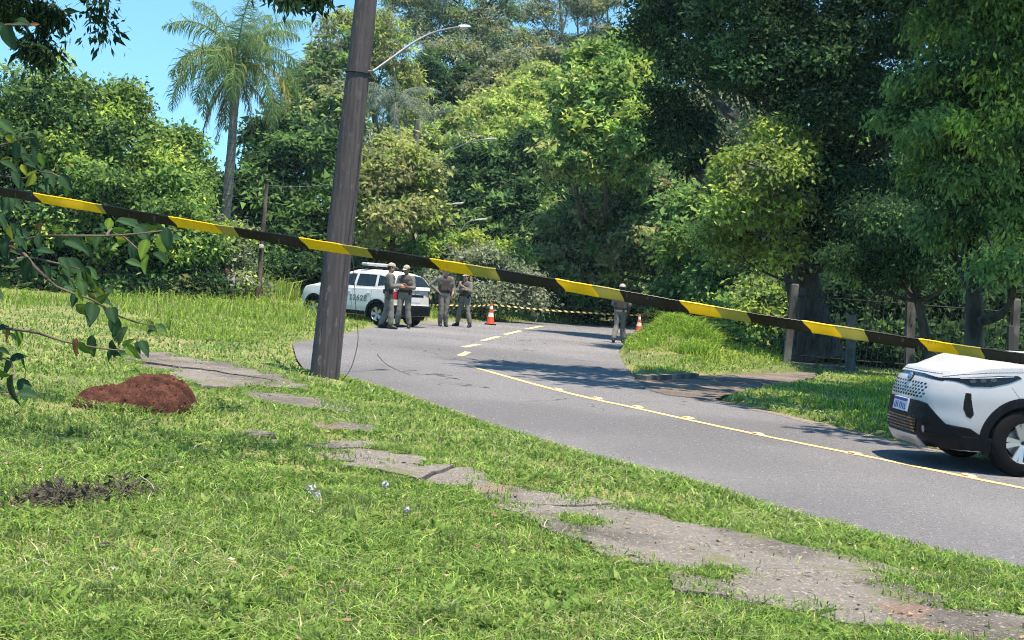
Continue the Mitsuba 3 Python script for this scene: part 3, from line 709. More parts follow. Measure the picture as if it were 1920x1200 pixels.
tree('broad_tree', 'tall bright-edged tree at the middle right above the bend', 'tree', (1085, 63),
     [(1130, 120, 55, 55, 59), (1090, 190, 50, 55, 58), (1165, 190, 70, 75, 58), (1100, 260, 60, 55, 57), (1170, 280, 75, 65, 57), (1080, 320, 45, 45, 57), (1200, 110, 55, 65, 59), (1135, 335, 60, 40, 57)], 33000, .25, np.vstack([MID, SUNNY, LIME[:2], FRESH[:2]]), 27, .35)
# --- right: the great dark tree, what shows through it, and the near pale tree
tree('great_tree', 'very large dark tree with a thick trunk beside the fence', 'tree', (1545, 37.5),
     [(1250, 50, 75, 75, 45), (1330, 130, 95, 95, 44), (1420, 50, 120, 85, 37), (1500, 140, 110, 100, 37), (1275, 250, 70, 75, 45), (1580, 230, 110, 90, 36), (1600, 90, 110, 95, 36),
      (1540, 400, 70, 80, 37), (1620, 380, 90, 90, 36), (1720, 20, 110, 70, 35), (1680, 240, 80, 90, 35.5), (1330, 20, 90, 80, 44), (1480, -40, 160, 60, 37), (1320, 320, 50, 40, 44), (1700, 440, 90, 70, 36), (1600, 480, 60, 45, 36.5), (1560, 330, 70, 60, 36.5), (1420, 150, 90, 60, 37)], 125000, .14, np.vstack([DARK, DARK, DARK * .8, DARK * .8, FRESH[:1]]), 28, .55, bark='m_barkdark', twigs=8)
tree('broad_tree', 'sunny light green tree seen through the gap beside the great dark tree', 'tree', (1505, 37), [(1455, 250, 42, 30, 36), (1480, 290, 45, 40, 36), (1420, 300, 45, 35, 35.5), (1380, 350, 45, 35, 36), (1450, 350, 55, 45, 35), (1350, 400, 45, 30, 36), (1410, 410, 60, 40, 36), (1480, 400, 40, 50, 36), (1360, 460, 50, 40, 37), (1440, 470, 50, 45, 37)], 24000, .14, np.vstack([SUNNY, LIME[:2], MID[:2], GREY[:1]]), 29, .10, bark='m_barkdark')
tree('broad_tree', 'olive understory tree above the lone walking officer', 'tree', (1235, 62),
     [(1060, 440, 60, 60, 62), (1140, 420, 70, 60, 61), (1210, 390, 75, 60, 60), (1060, 510, 75, 55, 61), (1150, 500, 80, 60, 60), (1240, 460, 70, 70, 58), (1270, 370, 50, 45, 59), (1100, 560, 80, 40, 60)], 36000, .24, np.vstack([DARK, MID, OLIVE[:2], TAN[:2]]), 30, .25)
tree('broad_tree', 'mid green tree with dangling leaves left of the thick trunk', 'tree', (1370, 50),
     [(1320, 400, 65, 50, 50), (1300, 480, 70, 60, 49), (1380, 450, 80, 65, 48), (1450, 440, 60, 60, 47), (1370, 530, 80, 55, 48), (1290, 560, 60, 45, 50), (1450, 520, 50, 55, 46)], 31000, .21, np.vstack([MID, DARK[:2], FRESH, LIME[:1]]), 31, .22)
tree('feathery_tree', 'near tree with drooping pale green leaves in the upper right', 'tree', (1840, 25),
     [(1790, 70, 70, 65, 25), (1860, 40, 90, 90, 24), (1745, 165, 60, 60, 25), (1840, 170, 95, 80, 24), (1720, 225, 55, 40, 25), (1790, 260, 90, 55, 24), (1900, 270, 80, 80, 23.5), (1830, 350, 80, 60, 24), (1760, 350, 50, 55, 25), (1880, 430, 70, 60, 24), (1790, 440, 60, 45, 25), (1960, 150, 90, 110, 24), (1960, 400, 90, 90, 24), (1860, -60, 120, 60, 24), (1900, 510, 50, 35, 23)], 88000, .112, np.vstack([FRESH, FRESH, MID[:2], LIME[:2], DARK[:2]]), 32, .2, bark='m_barkdark', droop=1.6, aspect=.38, clump=.38, upb=.35, top=W(1815, 150, 25), high=[((5.9, 25.3, 8.0), (1.8, 2.0, 0.7)), ((7.4, 17.4, 7.0), (1.9, 1.9, 0.7)), ((6.1, 20.4, 7.4), (1.5, 1.7, 0.6)), ((8.9, 15.8, 6.9), (1.5, 1.4, 0.6)), ((8.8, 20.8, 8.0), (2, 2, 0.8)), ((9.0, 24.8, 8.6), (2, 2.4, 0.8)), ((7.8, 22.4, 7.8), (1.6, 1.6, 0.7)), ((2.2, 24.8, 8.3), (1.7, 1.1, 0.55)), ((4.2, 24.9, 8.3), (1.9, 1.2, 0.6)), ((3.3, 22.5, 7.8), (1.5, 0.8, 0.5)), ((3.0, 25.6, 8.6), (2.0, 1.0, 0.5))])
tree('feathery_tree', 'hanging deep green foliage over the fence between two posts', 'tree', (1760, 33), [(1640, 430, 70, 50, 33), (1720, 460, 80, 55, 32.5), (1600, 500, 60, 40, 33), (1680, 520, 60, 35, 33), (1800, 500, 60, 45, 32)], 30000, .12, np.vstack([DARK, DARK, FRESH[:2]]), 33, .16, bark='m_barkdark', droop=1.4, aspect=.34)
# --- shrubs
tree('shrub', 'grey-green rounded shrub behind the standing officers', 'shrub', (900, 55), [(860, 530, 50, 45, 55), (920, 520, 55, 50, 55), (960, 545, 40, 40, 54.5), (830, 560, 35, 35, 54.5), (900, 565, 60, 30, 54)], 22000, .15, np.vstack([GREY, GREY, OLIVE[:1]]), 40, .05)
tree('shrub', 'yellow-green shrub just above the grey-green one', 'shrub', (880, 59), [(860, 480, 45, 40, 59), (900, 490, 50, 40, 59), (960, 500, 35, 25, 58.5), (820, 500, 30, 40, 59)], 14000, .17, np.vstack([LIME, LIME, GREY[:1]]), 41, .05)
tree('shrub', 'pale shrub with white-edged leaves at the foot of the palm', 'shrub', (430, 49), [(440, 432, 24, 16, 49), (425, 455, 28, 32, 49), (430, 490, 35, 45, 49), (470, 540, 40, 30, 48)], 7000, .15, np.vstack([GREY, LIME[:2]]), 42, .045)
tree('shrub', 'dark shrub in shade behind the bonnet of the police car', 'shrub', (560, 56), [(520, 530, 60, 50, 56), (600, 530, 60, 50, 56), (460, 520, 40, 45, 57), (660, 540, 50, 40, 57)], 16000, .2, np.vstack([DARK, DARK, MID[:1]]), 43, .05)
tree('shrub', 'light bush behind the tailgate of the police car', 'shrub', (810, 57), [(800, 540, 40, 40, 57), (770, 490, 35, 40, 58), (820, 590, 40, 25, 56), (740, 480, 40, 40, 59)], 11000, .19, np.vstack([MID, LIME[:2], GREY[:1]]), 44, .05)
tree('shrub', 'dark undergrowth bush right of the far cone', 'shrub', (1060, 64), [(1000, 560, 55, 40, 64), (1080, 575, 70, 35, 63.5), (1150, 580, 60, 35, 63), (1020, 510, 50, 45, 65)], 20000, .2, np.vstack([DARK, DARK, DARK, MID[:1]]), 45, .05)
tree('shrub', 'low bush with yellow leaves behind the grass heap', 'shrub', (1390, 43), [(1340, 590, 45, 35, 43), (1400, 600, 50, 35, 42), (1450, 590, 40, 40, 42), (1370, 630, 40, 22, 41)], 14000, .16, np.vstack([MID, LIME[:2], DARK[:2]]), 46, .05)
tree('shrub', 'sunny bush behind the first concrete post of the fence', 'shrub', (1440, 45), [(1440, 560, 35, 30, 45), (1465, 540, 30, 35, 45)], 6000, .16, np.vstack([LIME, TAN[:2], GREY]), 47, .045)
for i, (x, lab) in enumerate([(1540, 'dark bush behind the fence left of the thick trunk'), (1640, 'dark bush behind the low fence post'), (1740, 'dark bush behind the tall middle fence post'), (1850, 'dark bush above the bonnet of the white car')]):
    tree('shrub', lab, 'shrub', (x, 42 - i * .5), [(x - 20, 600, 60, 55, 42), (x + 40, 590, 60, 60, 41.5), (x, 655, 75, 40, 39.5), (x + 45, 680, 60, 30, 38.5), (x + 10, 540, 60, 45, 43)], 11000, .22, np.vstack([DARK, DARK, MID[:1]]), 50 + i, .05)
for i, (x, lab) in enumerate([(10, 'low dark bush under the trees at the left edge'), (110, 'second low bush under the big trees on the left'), (215, 'third low bush under the big trees, left of the weeds'), (320, 'low bush under the lime-green tree by the palm')]):
    tree('shrub', lab, 'shrub', (x, 46), [(x - 30, 540, 52, 34, 45), (x + 35, 545, 52, 30, 44.5), (x, 520, 60, 30, 46)], 9000, .17, np.vstack([DARK, MID[:2], TAN[:1]]), 60 + i, .04)
# --- overhanging tree out of frame on the left, its dark sprays reaching into the picture
ov = thing('overhanging_tree', 'dark hanging leaf sprays in the top left corner', 'tree')
lb = px_lobes([(20, 22, 55, 26, 14), (85, 32, 28, 32, 14), (60, 80, 22, 24, 14), (75, 95, 14, 20, 14), (80, 115, 9, 16, 14), (78, 112, 9, 18, 14), (-60, 10, 70, 60, 14), (190, 12, 8, 24, 13.6), (193, 42, 7, 18, 13.6), (192, 70, 6, 16, 13.6), (560, -4, 34, 8, 13.8), (597, 10, 6, 14, 13.8), (535, 8, 6, 8, 13.8), (178, -16, 20, 12, 13.7), (-30, -60, 140, 50, 14), (330, -85, 160, 24, 14), (545, -12, 60, 12, 13.9)])
v, f, c, tips = foliage(lb, 12000, .085, np.vstack([DARK, DARK * .7, DARK * .7]), 70, aspect=.36, clump=.16, droop=1.8, upb=.2)
v2, f2, c2, _ = foliage([(A(p_), A(q_)) for p_, q_ in (((-3.3, 10.5, 5.6), (1.2, 1.1, .5)), ((-1.7, 10.6, 5.3), (1.1, .9, .45)), ((-4.8, 11.3, 5.8), (1.2, 1.2, .5)))], 3600, .11, DARK, 71, aspect=.36, clump=.3, droop=1.8)
v, f, c = np.vstack([v, v2]), np.vstack([f, f2 + len(v)]), np.vstack([c, c2])
tb = A([-5.6, 13.0, 0.0]); tt = A([-5.2, 13.6, 6.2])
ms = [tube(curve([tb, A([-5.7, 13.2, 2.0]), A([-5.35, 13.4, 4.2]), tt], 14), np.linspace(.22, .08, 14), 9)]
limb = curve([A([-5.35, 13.4, 4.3]), W(-60, -25, 14), W(200, -45, 13.8), W(420, -40, 13.8), W(600, -20, 13.8)], 24)
ms.append(tube(limb, np.linspace(.07, .012, 24), 7))
ms.append(tube(curve([A([-5.3, 13.4, 5.2]), A([-4.2, 11.6, 5.6]), A([-2.6, 10.6, 5.6]), A([-1.0, 10.7, 5.4])], 14), np.linspace(.05, .01, 14), 6))
ms.append(tube(curve([W(-80, -20, 14), W(20, 20, 14), W(60, 70, 14), W(80, 120, 14)], 12), np.linspace(.035, .008, 12), 6))
ms.append(tube(curve([W(-30, 0, 14), W(60, 30, 14), W(120, 20, 14)], 8), np.linspace(.02, .006, 8), 5))
for q in ([(185, -45), (192, 20), (193, 92)], [(540, -30), (560, 2), (600, 30)]):
    ms.append(tube(curve([W(x, y, 13.7) for x, y in q], 8), np.linspace(.008, .003, 8), 4))
part(ov, 'trunk', cat(ms), 'm_barkdark', smooth=50)
part(ov, 'foliage', (v, f), 'm_leaf', color=c)
# --- the wooded slope and the depth of the wood, nobody could count
PROTO = [np.vstack([MID, OLIVE[:2]]), np.vstack([DARK, MID]), np.vstack([LIME[:3], MID]), np.vstack([OLIVE, GREY])]
for i, pal in enumerate(PROTO):
    lob = [(A([.1 * i, -.1, q]), A([s_, s_, .42])) for q, s_ in ((.35, .9), (.75, .85), (1.05, .6))]
    r = np.random.default_rng(700 + i)
    lob = [(c_ * [1, 1, 1.2] + r.normal(0, .12, 3) * [1, 1, .4], rd * [1, 1, 1.2]) for c_, rd in lob]
    v, f, c, _ = foliage(lob, 5200, .10, pal, 1000 + i, clump=.24)
    scene[f'wood_clump_{i}'] = {'type': 'shapegroup', 'leaves': mikit.ply((v, f), 'm_leaf', color=c)}
r = np.random.default_rng(900)
spots = []
for _ in range(90):
    y = r.uniform(88, 150); x = r.uniform(-8 - .02 * y, 60)
    spots.append((x, y, r.uniform(3.0, 4.6), r.uniform(2.8, 5.0)))
for _ in range(26): spots.append((r.uniform(9, 34), r.uniform(44, 78), r.uniform(2.2, 3.4), r.uniform(2.5, 5.5)))
for _ in range(14): spots.append((r.uniform(-7, 10), r.uniform(66, 78), r.uniform(1.8, 2.6), r.uniform(1.8, 2.8)))
for _ in range(12): spots.append((r.uniform(-34, -11), r.uniform(54, 66), r.uniform(2.2, 3.0), r.uniform(2.0, 2.8)))
for i, (x, y, rx, h) in enumerate(spots):
    z = float(gz(A([x]), A([y]))[0])
    scene[f'woodland__{i + 1:03d}'] = {'type': 'instance', 'group': {'type': 'ref', 'id': f'wood_clump_{r.integers(0, 4)}'}, 'to_world': T().translate([x, y, z - .2]).rotate([0, 0, 1], float(r.uniform(0, 360))).scale([rx, rx, max(h, rx * .8)])}
labels['woodland'] = {'kind': 'stuff', 'label': 'dense mixed wood covering the slope behind the road bend', 'category': 'wood'}

# ------------------------------------------------------------------ palms
def frond(base, az, elev, length, droop, seed, pal, dead=False, nleaf=46, ll=.5, plum=1.0, curl=1.0):
    """arching rachis with two rows of drooping leaflets"""
    r = np.random.default_rng(seed)
    d = A([math.cos(az), math.sin(az), 0])
    n = 18; s = np.linspace(0, 1, n)
    ang = elev - droop * s ** 1.2 * curl
    step = length / (n - 1)
    dirs = np.cos(ang)[:, None] * d + np.sin(ang)[:, None] * A([0, 0, 1.0])
    pts = base + np.r_[[[0, 0, 0]], np.cumsum((dirs[:-1] + dirs[1:]) / 2 * step, 0)]
    rv, rf = tube(pts, np.linspace(.035, .008, n), 4)
    vs, fs, cs = [rv], [rf], [np.tile(pal[-1], (len(rv), 1))]
    t = np.linspace(.14, 1, nleaf)
    P = np.stack([np.interp(t, s, pts[:, k]) for k in range(3)], 1)
    D = unit(np.stack([np.interp(t, s, dirs[:, k]) for k in range(3)], 1))
    side0 = unit(np.cross(D, A([0, 0, 1.0])))
    upv = np.cross(side0, D)
    allP, allA, allN, allL = [], [], [], []
    for rep in range(1):
        for sg in (-1, 1):
            L = ll * np.sin(np.pi * np.clip(t * .86 + .12, 0, 1)) ** .6 * r.uniform(.8, 1.15, nleaf)
            pl = r.normal(0, .35 * plum, nleaf)[:, None]
            ax = unit(side0 * sg * .8 + D * .55 + upv * pl - A([0, 0, .75 if not dead else 1.5]) * r.uniform(.3, 1.1, (nleaf, 1)))
            allP.append(P + r.normal(0, .01, P.shape)); allA.append(ax); allN.append(unit(np.cross(ax, D) * sg + r.normal(0, .25, P.shape))); allL.append(L)
    P2, A2, N2, L2 = np.vstack(allP), np.vstack(allA), np.vstack(allN), np.concatenate(allL)
    # two pieces each, so that the leaflet's end hangs
    side = unit(np.cross(N2, A2)); w = .012
    m = P2 + A2 * L2[:, None] * .55
    tip = m + unit(A2 * .5 - A([0, 0, .8])) * L2[:, None] * .5
    v = np.stack([P2 - side * w, P2 + side * w, m + side * w, m - side * w, tip], 1).reshape(-1, 3)
    f = (A([[0, 1, 2], [0, 2, 3], [3, 2, 4]])[None] + (np.arange(len(P2)) * 5)[:, None, None]).reshape(-1, 3)
    c = np.repeat(pal[r.integers(0, len(pal), len(P2))] * np.exp(r.normal(0, .15, (len(P2), 1))), 5, axis=0)
    vs.append(v); fs.append(f + len(rv)); cs.append(c)
    return np.vstack(vs), np.vstack(fs), np.vstack(cs)
PALM = A([[0.143, 0.251, 0.099], [0.185, 0.309, 0.117], [0.109, 0.202, 0.09], [0.235, 0.367, 0.135], [0.269, 0.329, 0.144]])
DEADP = A([[0.286, 0.221, 0.13], [0.364, 0.286, 0.169], [0.221, 0.169, 0.111]])
YELL = A([[0.442, 0.39, 0.091], [0.338, 0.351, 0.091], [0.52, 0.442, 0.143]])
pd_ = 50.0
pt = thing('palm_tree', 'tall feather palm with drooping fronds and a grey trunk', 'palm tree')
b0 = W(412, 560, pd_); b0[2] = -.1
ctop = W(441, 135, pd_)
tr = curve([b0, W(424, 400, pd_), W(434, 280, pd_), W(440, 180, pd_), ctop], 40)
rr = np.interp(np.linspace(0, 1, 40), [0, .1, .6, .8, 1], [.21, .165, .165, .14, .21]) * (1 + .03 * np.sin(np.arange(40) * 2.6))
def palmbark(p, n, uv):
    ring = dr.abs(p.z * 5 + fbm(p.x * 3, p.y * 3, p.z, 2) * .5 - dr.floor(p.z * 5 + fbm(p.x * 3, p.y * 3, p.z, 2) * .5) - .5)
    return mix(mix((.17, .155, .145), (.27, .25, .235), fbm(p.x * 9, p.y * 9, p.z * 3, 3)), (.07, .06, .055), sst(.4, .48, ring) * .6)
scene['m_palmbark'] = P_(palmbark, roughness=.9)
part(pt, 'trunk', tube(tr, rr, 14), 'm_palmbark', smooth=50)
# crown shaft with old leaf bases
ms = []
r_ = np.random.default_rng(5)
for i in range(26):
    az = i * 2.4; z = r_.uniform(-.35, .5)
    s = ctop + [0, 0, z - .25]
    ms.append(tube(curve([s, s + A([math.cos(az) * .24, math.sin(az) * .24, .25]), s + A([math.cos(az) * .42, math.sin(az) * .42, .62])], 6), np.linspace(.10, .04, 6), 5))
part(pt, 'crown_shaft', cat(ms), 'm_bark', smooth=50)
spec = []
for i in range(21):
    az = i * 2.39996 + .3
    e = [1.35, 1.1, .8, .5, .2, -.1][i * 6 // 21]
    spec.append((az, e + r_.normal(0, .08), r_.uniform(2.7, 3.3), [1.3, 1.8, 2.1, 2.2, 2.0, 1.7][i * 6 // 21] * r_.uniform(.9, 1.1)))
for i, (az, e, L, dp) in enumerate(spec):
    v, f, c = frond(ctop + [0, 0, .35], az, e, L, dp, 300 + i, PALM, nleaf=96, ll=.80, plum=2.2)
    part(pt, 'frond', (v, f), 'm_leaf', color=c)
for i, (az, e, L, dp) in enumerate([(math.pi + .1, -.9, 3.0, .75), (math.pi - .7, -1.0, 2.6, .6), (0.3, -.5, 2.6, 1.1), (math.pi + .9, -.6, 2.4, 1.0), (.9, -.8, 2.4, .8)]):
    v, f, c = frond(ctop + [0, 0, 0], az, e, L, dp, 340 + i, DEADP, True, 40, .45)
    part(pt, 'dead_frond', (v, f), 'm_leaf', 'dry brown frond hanging along the trunk', color=c)
v, f, c = frond(ctop + [0, 0, .1], -.15, .45, 3.3, 2.6, 350, YELL, False, 52, .55)
part(pt, 'frond', (v, f), 'm_leaf', 'yellowed frond arching down on the right side', color=c)
ms = []
for i, az in enumerate((math.pi, math.pi + .5, .2)):
    s = ctop + [0, 0, .1]
    pts = curve([s, s + A([math.cos(az) * .5, math.sin(az) * .5, .12]), s + A([math.cos(az) * .75, math.sin(az) * .75, -.5])], 8)
    ms.append(tube(pts, np.linspace(.05, .13, 8) * np.linspace(1, .5, 8), 6))
plain('m_spathe', (.42, .27, .13), .7)
part(pt, 'seed_stalk', cat(ms), 'm_spathe', 'orange-brown seed stalks under the fronds', smooth=50)
# second, smaller palm with bluish fronds behind the pole
pt2 = thing('palm_tree', 'smaller blue-grey palm just right of the wooden pole', 'palm tree')
BLUE = A([[0.182, 0.238, 0.182], [0.238, 0.294, 0.231], [0.14, 0.196, 0.14], [0.294, 0.35, 0.28]])
b0 = W(745, 560, 64); b0[2] = -.1
c2 = W(742, 195, 64)
part(pt2, 'trunk', tube(curve([b0, (b0 + c2) / 2 + [.1, 0, 0], c2], 20), np.linspace(.17, .13, 20), 10), 'm_palmbark', smooth=50)
for i in range(18):
    v, f, c = frond(c2, i * 2.39996, [1.1, .7, .3][i % 3] + r_.normal(0, .1), r_.uniform(2.0, 2.5), [1.6, 2.0, 2.0][i % 3], 380 + i, BLUE, nleaf=40, ll=.5)
    part(pt2, 'frond', (v, f), 'm_leaf', color=c)
# bare stems and posts among the trees
def trunk_only(name, label, catg, pts, d, r0, r1, m, bits=0, seed=1):
    t = thing(name, label, catg)
    p = curve([W(x, y, d) for x, y in pts], 16)
    p[0, 2] = float(gz(A([p[0, 0]]), A([p[0, 1]]))[0]) - .1
    part(t, 'trunk', tube(p, np.linspace(r0, r1, 16), 9), m, smooth=50)
    return t, p
# ------------------------------------------------------------------ the leaning wooden pole, its lamp arm and loose cable
b = G(606, 708, .04)
d0 = b[1]
pole = thing('utility_pole', 'thick leaning dark wooden pole at the road edge', 'utility pole')
pb = W(606, 712, d0); pb[2] = -.3
ptop = W(693, -60, d0 + .1)
ptop = pb + (ptop - pb) * 1.25
npt = 90
ax = unit(ptop - pb)
s_ = np.linspace(0, 1, npt)
cen = pb + (ptop - pb) * s_[:, None]
# in metres: the pole's width in the photograph tapers from 57 px at the ground to 42 px at the top edge
rad = np.interp(cen[:, 2], [0, 5.3, 7], [.208, .152, .13])
sides = 48
ang = np.arange(sides) * 2 * np.pi / sides
e1 = unit(np.cross(ax, [0, 1, 0])); e2 = np.cross(ax, e1)
ang_n = meshkit.fbm(np.stack([np.cos(ang) * 3, np.sin(ang) * 3, ang * 0], -1), 3, 2) - .5
rr = rad[:, None] * (1 + .07 * ang_n[None] + .03 * (meshkit.fbm(np.stack([np.broadcast_to(np.cos(ang) * 5, (npt, sides)), np.broadcast_to(np.sin(ang) * 5, (npt, sides)), np.broadcast_to(cen[:, 2:3] * .8, (npt, sides))], -1), 3, 4) - .5))
v = cen[:, None] + rr[..., None] * (np.cos(ang)[None, :, None] * e1 + np.sin(ang)[None, :, None] * e2)
i, j = np.meshgrid(np.arange(npt - 1), np.arange(sides), indexing='ij')
q = np.stack([i * sides + j, i * sides + (j + 1) % sides, (i + 1) * sides + (j + 1) % sides, (i + 1) * sides + j], -1).reshape(-1, 4)
part(pole, 'shaft', (v.reshape(-1, 3), q), 'm_pole', smooth=True)
def pole_at(z):
    return pb + (ptop - pb) * ((z - pb[2]) / (ptop[2] - pb[2]))
def lamp_head(parent, p, dirv, s=1.0, m='m_lamp'):
    """a flat tapered lantern on the end of an arm"""
    dirv = unit(A(dirv, float)); side = unit(np.cross(dirv, [0, 0, 1.0])); up = np.cross(side, dirv)
    prof = [(-.05, .035, .03), (.0, .06, .045), (.12, .12, .06), (.34, .13, .05), (.46, .085, .03), (.5, .03, .012)]
    vs = []
    for x, w, h in prof:
        a = np.arange(12) * 2 * np.pi / 12
        vs.append(p + dirv * x * s + side * (np.cos(a) * w * s)[:, None] + up * (np.where(np.sin(a) > 0, np.sin(a) * h, np.sin(a) * h * .55) * s)[:, None])
    hull = trimesh.Trimesh(np.vstack(vs)).convex_hull
    head = part(parent, 'lamp_head', tm(hull), m, smooth=40)
    lens = trimesh.creation.icosphere(2, 1.0)
    lv = A(lens.vertices) * [.14 * s, .085 * s, .03 * s]
    part(head, 'lens', (p + dirv * .24 * s + lv[:, :1] * dirv + lv[:, 1:2] * side + (lv[:, 2:] - .03 * s) * up, A(lens.faces)), 'm_lens', smooth=True)
    return head
arm0 = W(699, 134, d0 - .02)
arm_px = [(699, 134), (738, 106), (775, 80), (810, 62), (840, 54), (862, 51)]
arm = curve([W(x, y, d0 - .02 + .35 * k) for k, (x, y) in enumerate(arm_px)], 26)
part(pole, 'lamp_arm', tube(arm, np.linspace(.019, .015, 26), 9), 'm_galv', smooth=True)
zc = arm[0][2]
for dz in (-.03,):
    pz = pole_at(zc + dz)
    rb = float(np.interp(zc + dz, [0, 5.3, 7], [.208, .152, .13])) + .012
    a = np.linspace(0, 2 * np.pi, 33)
    ring = pz + rb * (np.cos(a)[:, None] * e1 + np.sin(a)[:, None] * e2)
    part(pole, 'clamp', tube(ring, .009, 6, False), 'm_iron', smooth=True)
part(pole, 'bracket', tube(A([pole_at(zc + .0), arm[0]]), .02, 6), 'm_galv')
lamp_head(pole, arm[-1], arm[-1] - arm[-2], .66)
cab = curve([W(663, 505, d0 - .32), W(668, 590, d0 - .4), W(671, 640, d0 - .45), W(662, 680, d0 - .5), W(650, 703, d0 - .5), W(640, 713, d0 - .45)], 40)
cab = np.vstack([curve([pole_at(4.0) + e1 * .16 * (1 if e1[0] > 0 else -1), W(661, 440, d0 - .22), cab[0]], 12)[:-1], cab])
part(pole, 'cable', tube(cab, .0055, 6), 'm_cable', 'thin loose cable hanging beside the pole', smooth=True)
# a strand on the asphalt
st = curve([(*G(x, y)[:2], .008) for x, y in [(707, 663), (716, 676), (735, 690), (770, 704)]], 24)
single('loose_wire', tube(st, .0035, 5), 'm_cable', 'thin dark strand lying on the asphalt right of the pole', 'wire', smooth=True)

# ------------------------------------------------------------------ far posts and lamps
def far_pole(label, px, d, y_top, rbot, rtop, m='m_concrete', name='utility_pole'):
    t = thing(name, label, 'utility pole' if name == 'utility_pole' else ('street lamp' if name == 'street_lamp' else 'post'))
    x0, x1 = px
    p0 = W(x0, 560, d); p0[2] = float(gz(A([p0[0]]), A([p0[1]]))[0]) - .2
    p1 = W(x1, y_top, d)
    part(t, 'shaft', tube(A([p0, p0 * .5 + p1 * .5, p1]), np.array([rbot, (rbot + rtop) / 2, rtop]), 12), m, smooth=50)
    return t, p0, p1
t, p0, p1 = far_pole('grey concrete utility pole with a crossarm, half hidden by leaves', (775, 782), 58, 225, .17, .11)
ca = W(815, 336, 57.8)
cav, caf = cbox((1.45, .09, .1), (0, 0, 0), .01)
part(t, 'crossarm', (cav + W(808, 337, 57.8), caf), 'm_concrete')
for k in range(3):
    ins = trimesh.creation.revolve(A([(.0, 0), (.03, 0), (.05, .03), (.03, .05), (.05, .08), (.03, .1), (.02, .15), (0, .16)]), sections=10)
    iv, if_ = tm(ins)
    part(t, 'insulator', (iv + W(790 + k * 20, 333, 57.8) + [0, 0, .03], if_), 'm_porcelain', smooth=40)
arm = curve([W(x, y, 57.9 - .15 * k) for k, (x, y) in enumerate([(781, 318), (815, 300), (850, 280), (885, 266), (910, 262)])], 20)
part(t, 'lamp_arm', tube(arm, .028, 7), 'm_galv', smooth=True)
lamp_head(t, arm[-1], arm[-1] - arm[-2], 1.0)
for lab, pts, d, foot in (('left of the two small curved street lamps over the bend', [(806, 470), (812, 420), (820, 398), (836, 386), (850, 383)], 66, (806, 590)),
                          ('right of the two small curved street lamps over the bend', [(846, 490), (856, 455), (866, 432), (878, 417), (893, 413)], 64, (840, 590))):
    t = thing('street_lamp', lab, 'street lamp', 'small street lamps over the road bend')
    cpts = curve([W(x, y, d) for x, y in pts], 22)
    f0 = W(*foot, d); f0[2] = float(gz(A([f0[0]]), A([f0[1]]))[0]) - .2
    part(t, 'column', tube(A([f0, f0 * .4 + cpts[0] * .6, cpts[0]]), A([.08, .065, .05]), 10), 'm_galv', smooth=50)
    part(t, 'arm', tube(cpts, np.linspace(.05, .035, 22), 8), 'm_galv', smooth=True)
    lamp_head(t, cpts[-1], cpts[-1] - cpts[-2], 1.0)
t = thing('wooden_post', 'thin pale wooden post with a white cap among the weeds', 'post')
p0 = W(484, 560, 48); p0[2] = -.1
p1 = W(500, 345, 48)
part(t, 'shaft', tube(curve([p0, W(491, 460, 48), p1], 8), np.linspace(.10, .065, 8), 9), 'm_bark', smooth=50)
cv, cf = cbox((.16, .1, .12), W(490, 462, 47.85), .02)
part(t, 'cap', (cv, cf), 'm_porcelain')
wire = curve([W(500, 347, 48), W(555, 350, 49), W(620, 345, 50)], 16)
single('overhead_wire', tube(wire, .006, 5), 'm_galv', 'thin pale wire running from the wooden post towards the big pole', 'wire', smooth=True)

# ------------------------------------------------------------------ fence on the right
fence = thing('fence', 'fence of concrete posts and thin dark iron bars behind the verge', 'fence')
FD = 35.2
def fpost(px_b, px_t, d, w, dp):
    p0, p1 = W(*px_b, d), W(*px_t, d)
    p0[2] = -.15
    hw, hd = w / 2, dp / 2
    c = A([(-hw, -hd), (hw, -hd), (hw, hd), (-hw, hd)])
    rows = []
    for s, k in ((0, 1), (.985, 1), (1, .8)):
        c0 = p0 + (p1 - p0) * s
        rows.append(np.c_[c0[0] + c[:, 0] * k, c0[1] + c[:, 1] * k, np.full(4, c0[2])])
    return tm(trimesh.Trimesh(np.vstack(rows)).convex_hull)
posts = [((1473, 690), (1491, 532), 34.8, .17), ((1497, 690), (1506, 540), 35.4, .13), ((1594, 702), (1597, 590), 34.0, .19), ((1704, 715), (1708, 532), 34.2, .20), ((1897, 735), (1906, 560), 33.6, .16), ((1893, 735), (1895, 610), 33.2, .12), ((2080, 760), (2086, 590), 33.2, .18)]
plain('m_postdark', (.05, .05, .052), .9)
for i, (b_, t_, d, w) in enumerate(posts):
    part(fence, 'post', fpost(b_, t_, d, w, w), 'm_postdark' if i in (1, 5) else 'm_concrete')
line = [W(1485, 690, 35.3), W(1597, 702, 34.6), W(1706, 715, 34.6), W(1900, 735, 34.0), W(2083, 760, 33.6)]
for a, b_ in zip(line, line[1:]):
    L = np.linalg.norm((b_ - a)[:2]); n = int(L / .14)
    for k in range(1, n):
        q = a + (b_ - a) * k / n
        part(fence, 'bar', tube(A([[q[0], q[1], .12], [q[0] + .1, q[1], 1.95]]), .011, 5), 'm_iron')
    for z in (.3, 1.75):
        part(fence, 'rail', tube(A([[a[0], a[1] + .02, z], [b_[0], b_[1] + .02, z]]), .018, 5), 'm_iron')
a, b_ = W(1470, 692, 34.9), W(1610, 703, 34.2)
part(fence, 'base_wall', place(cbox((np.linalg.norm((b_ - a)[:2]), .16, .32), (0, 0, 0), .015), math.atan2(b_[1] - a[1], b_[0] - a[0]), ((a[0] + b_[0]) / 2, (a[1] + b_[1]) / 2 + .1, -.02)), 'm_concrete', 'low concrete base wall')
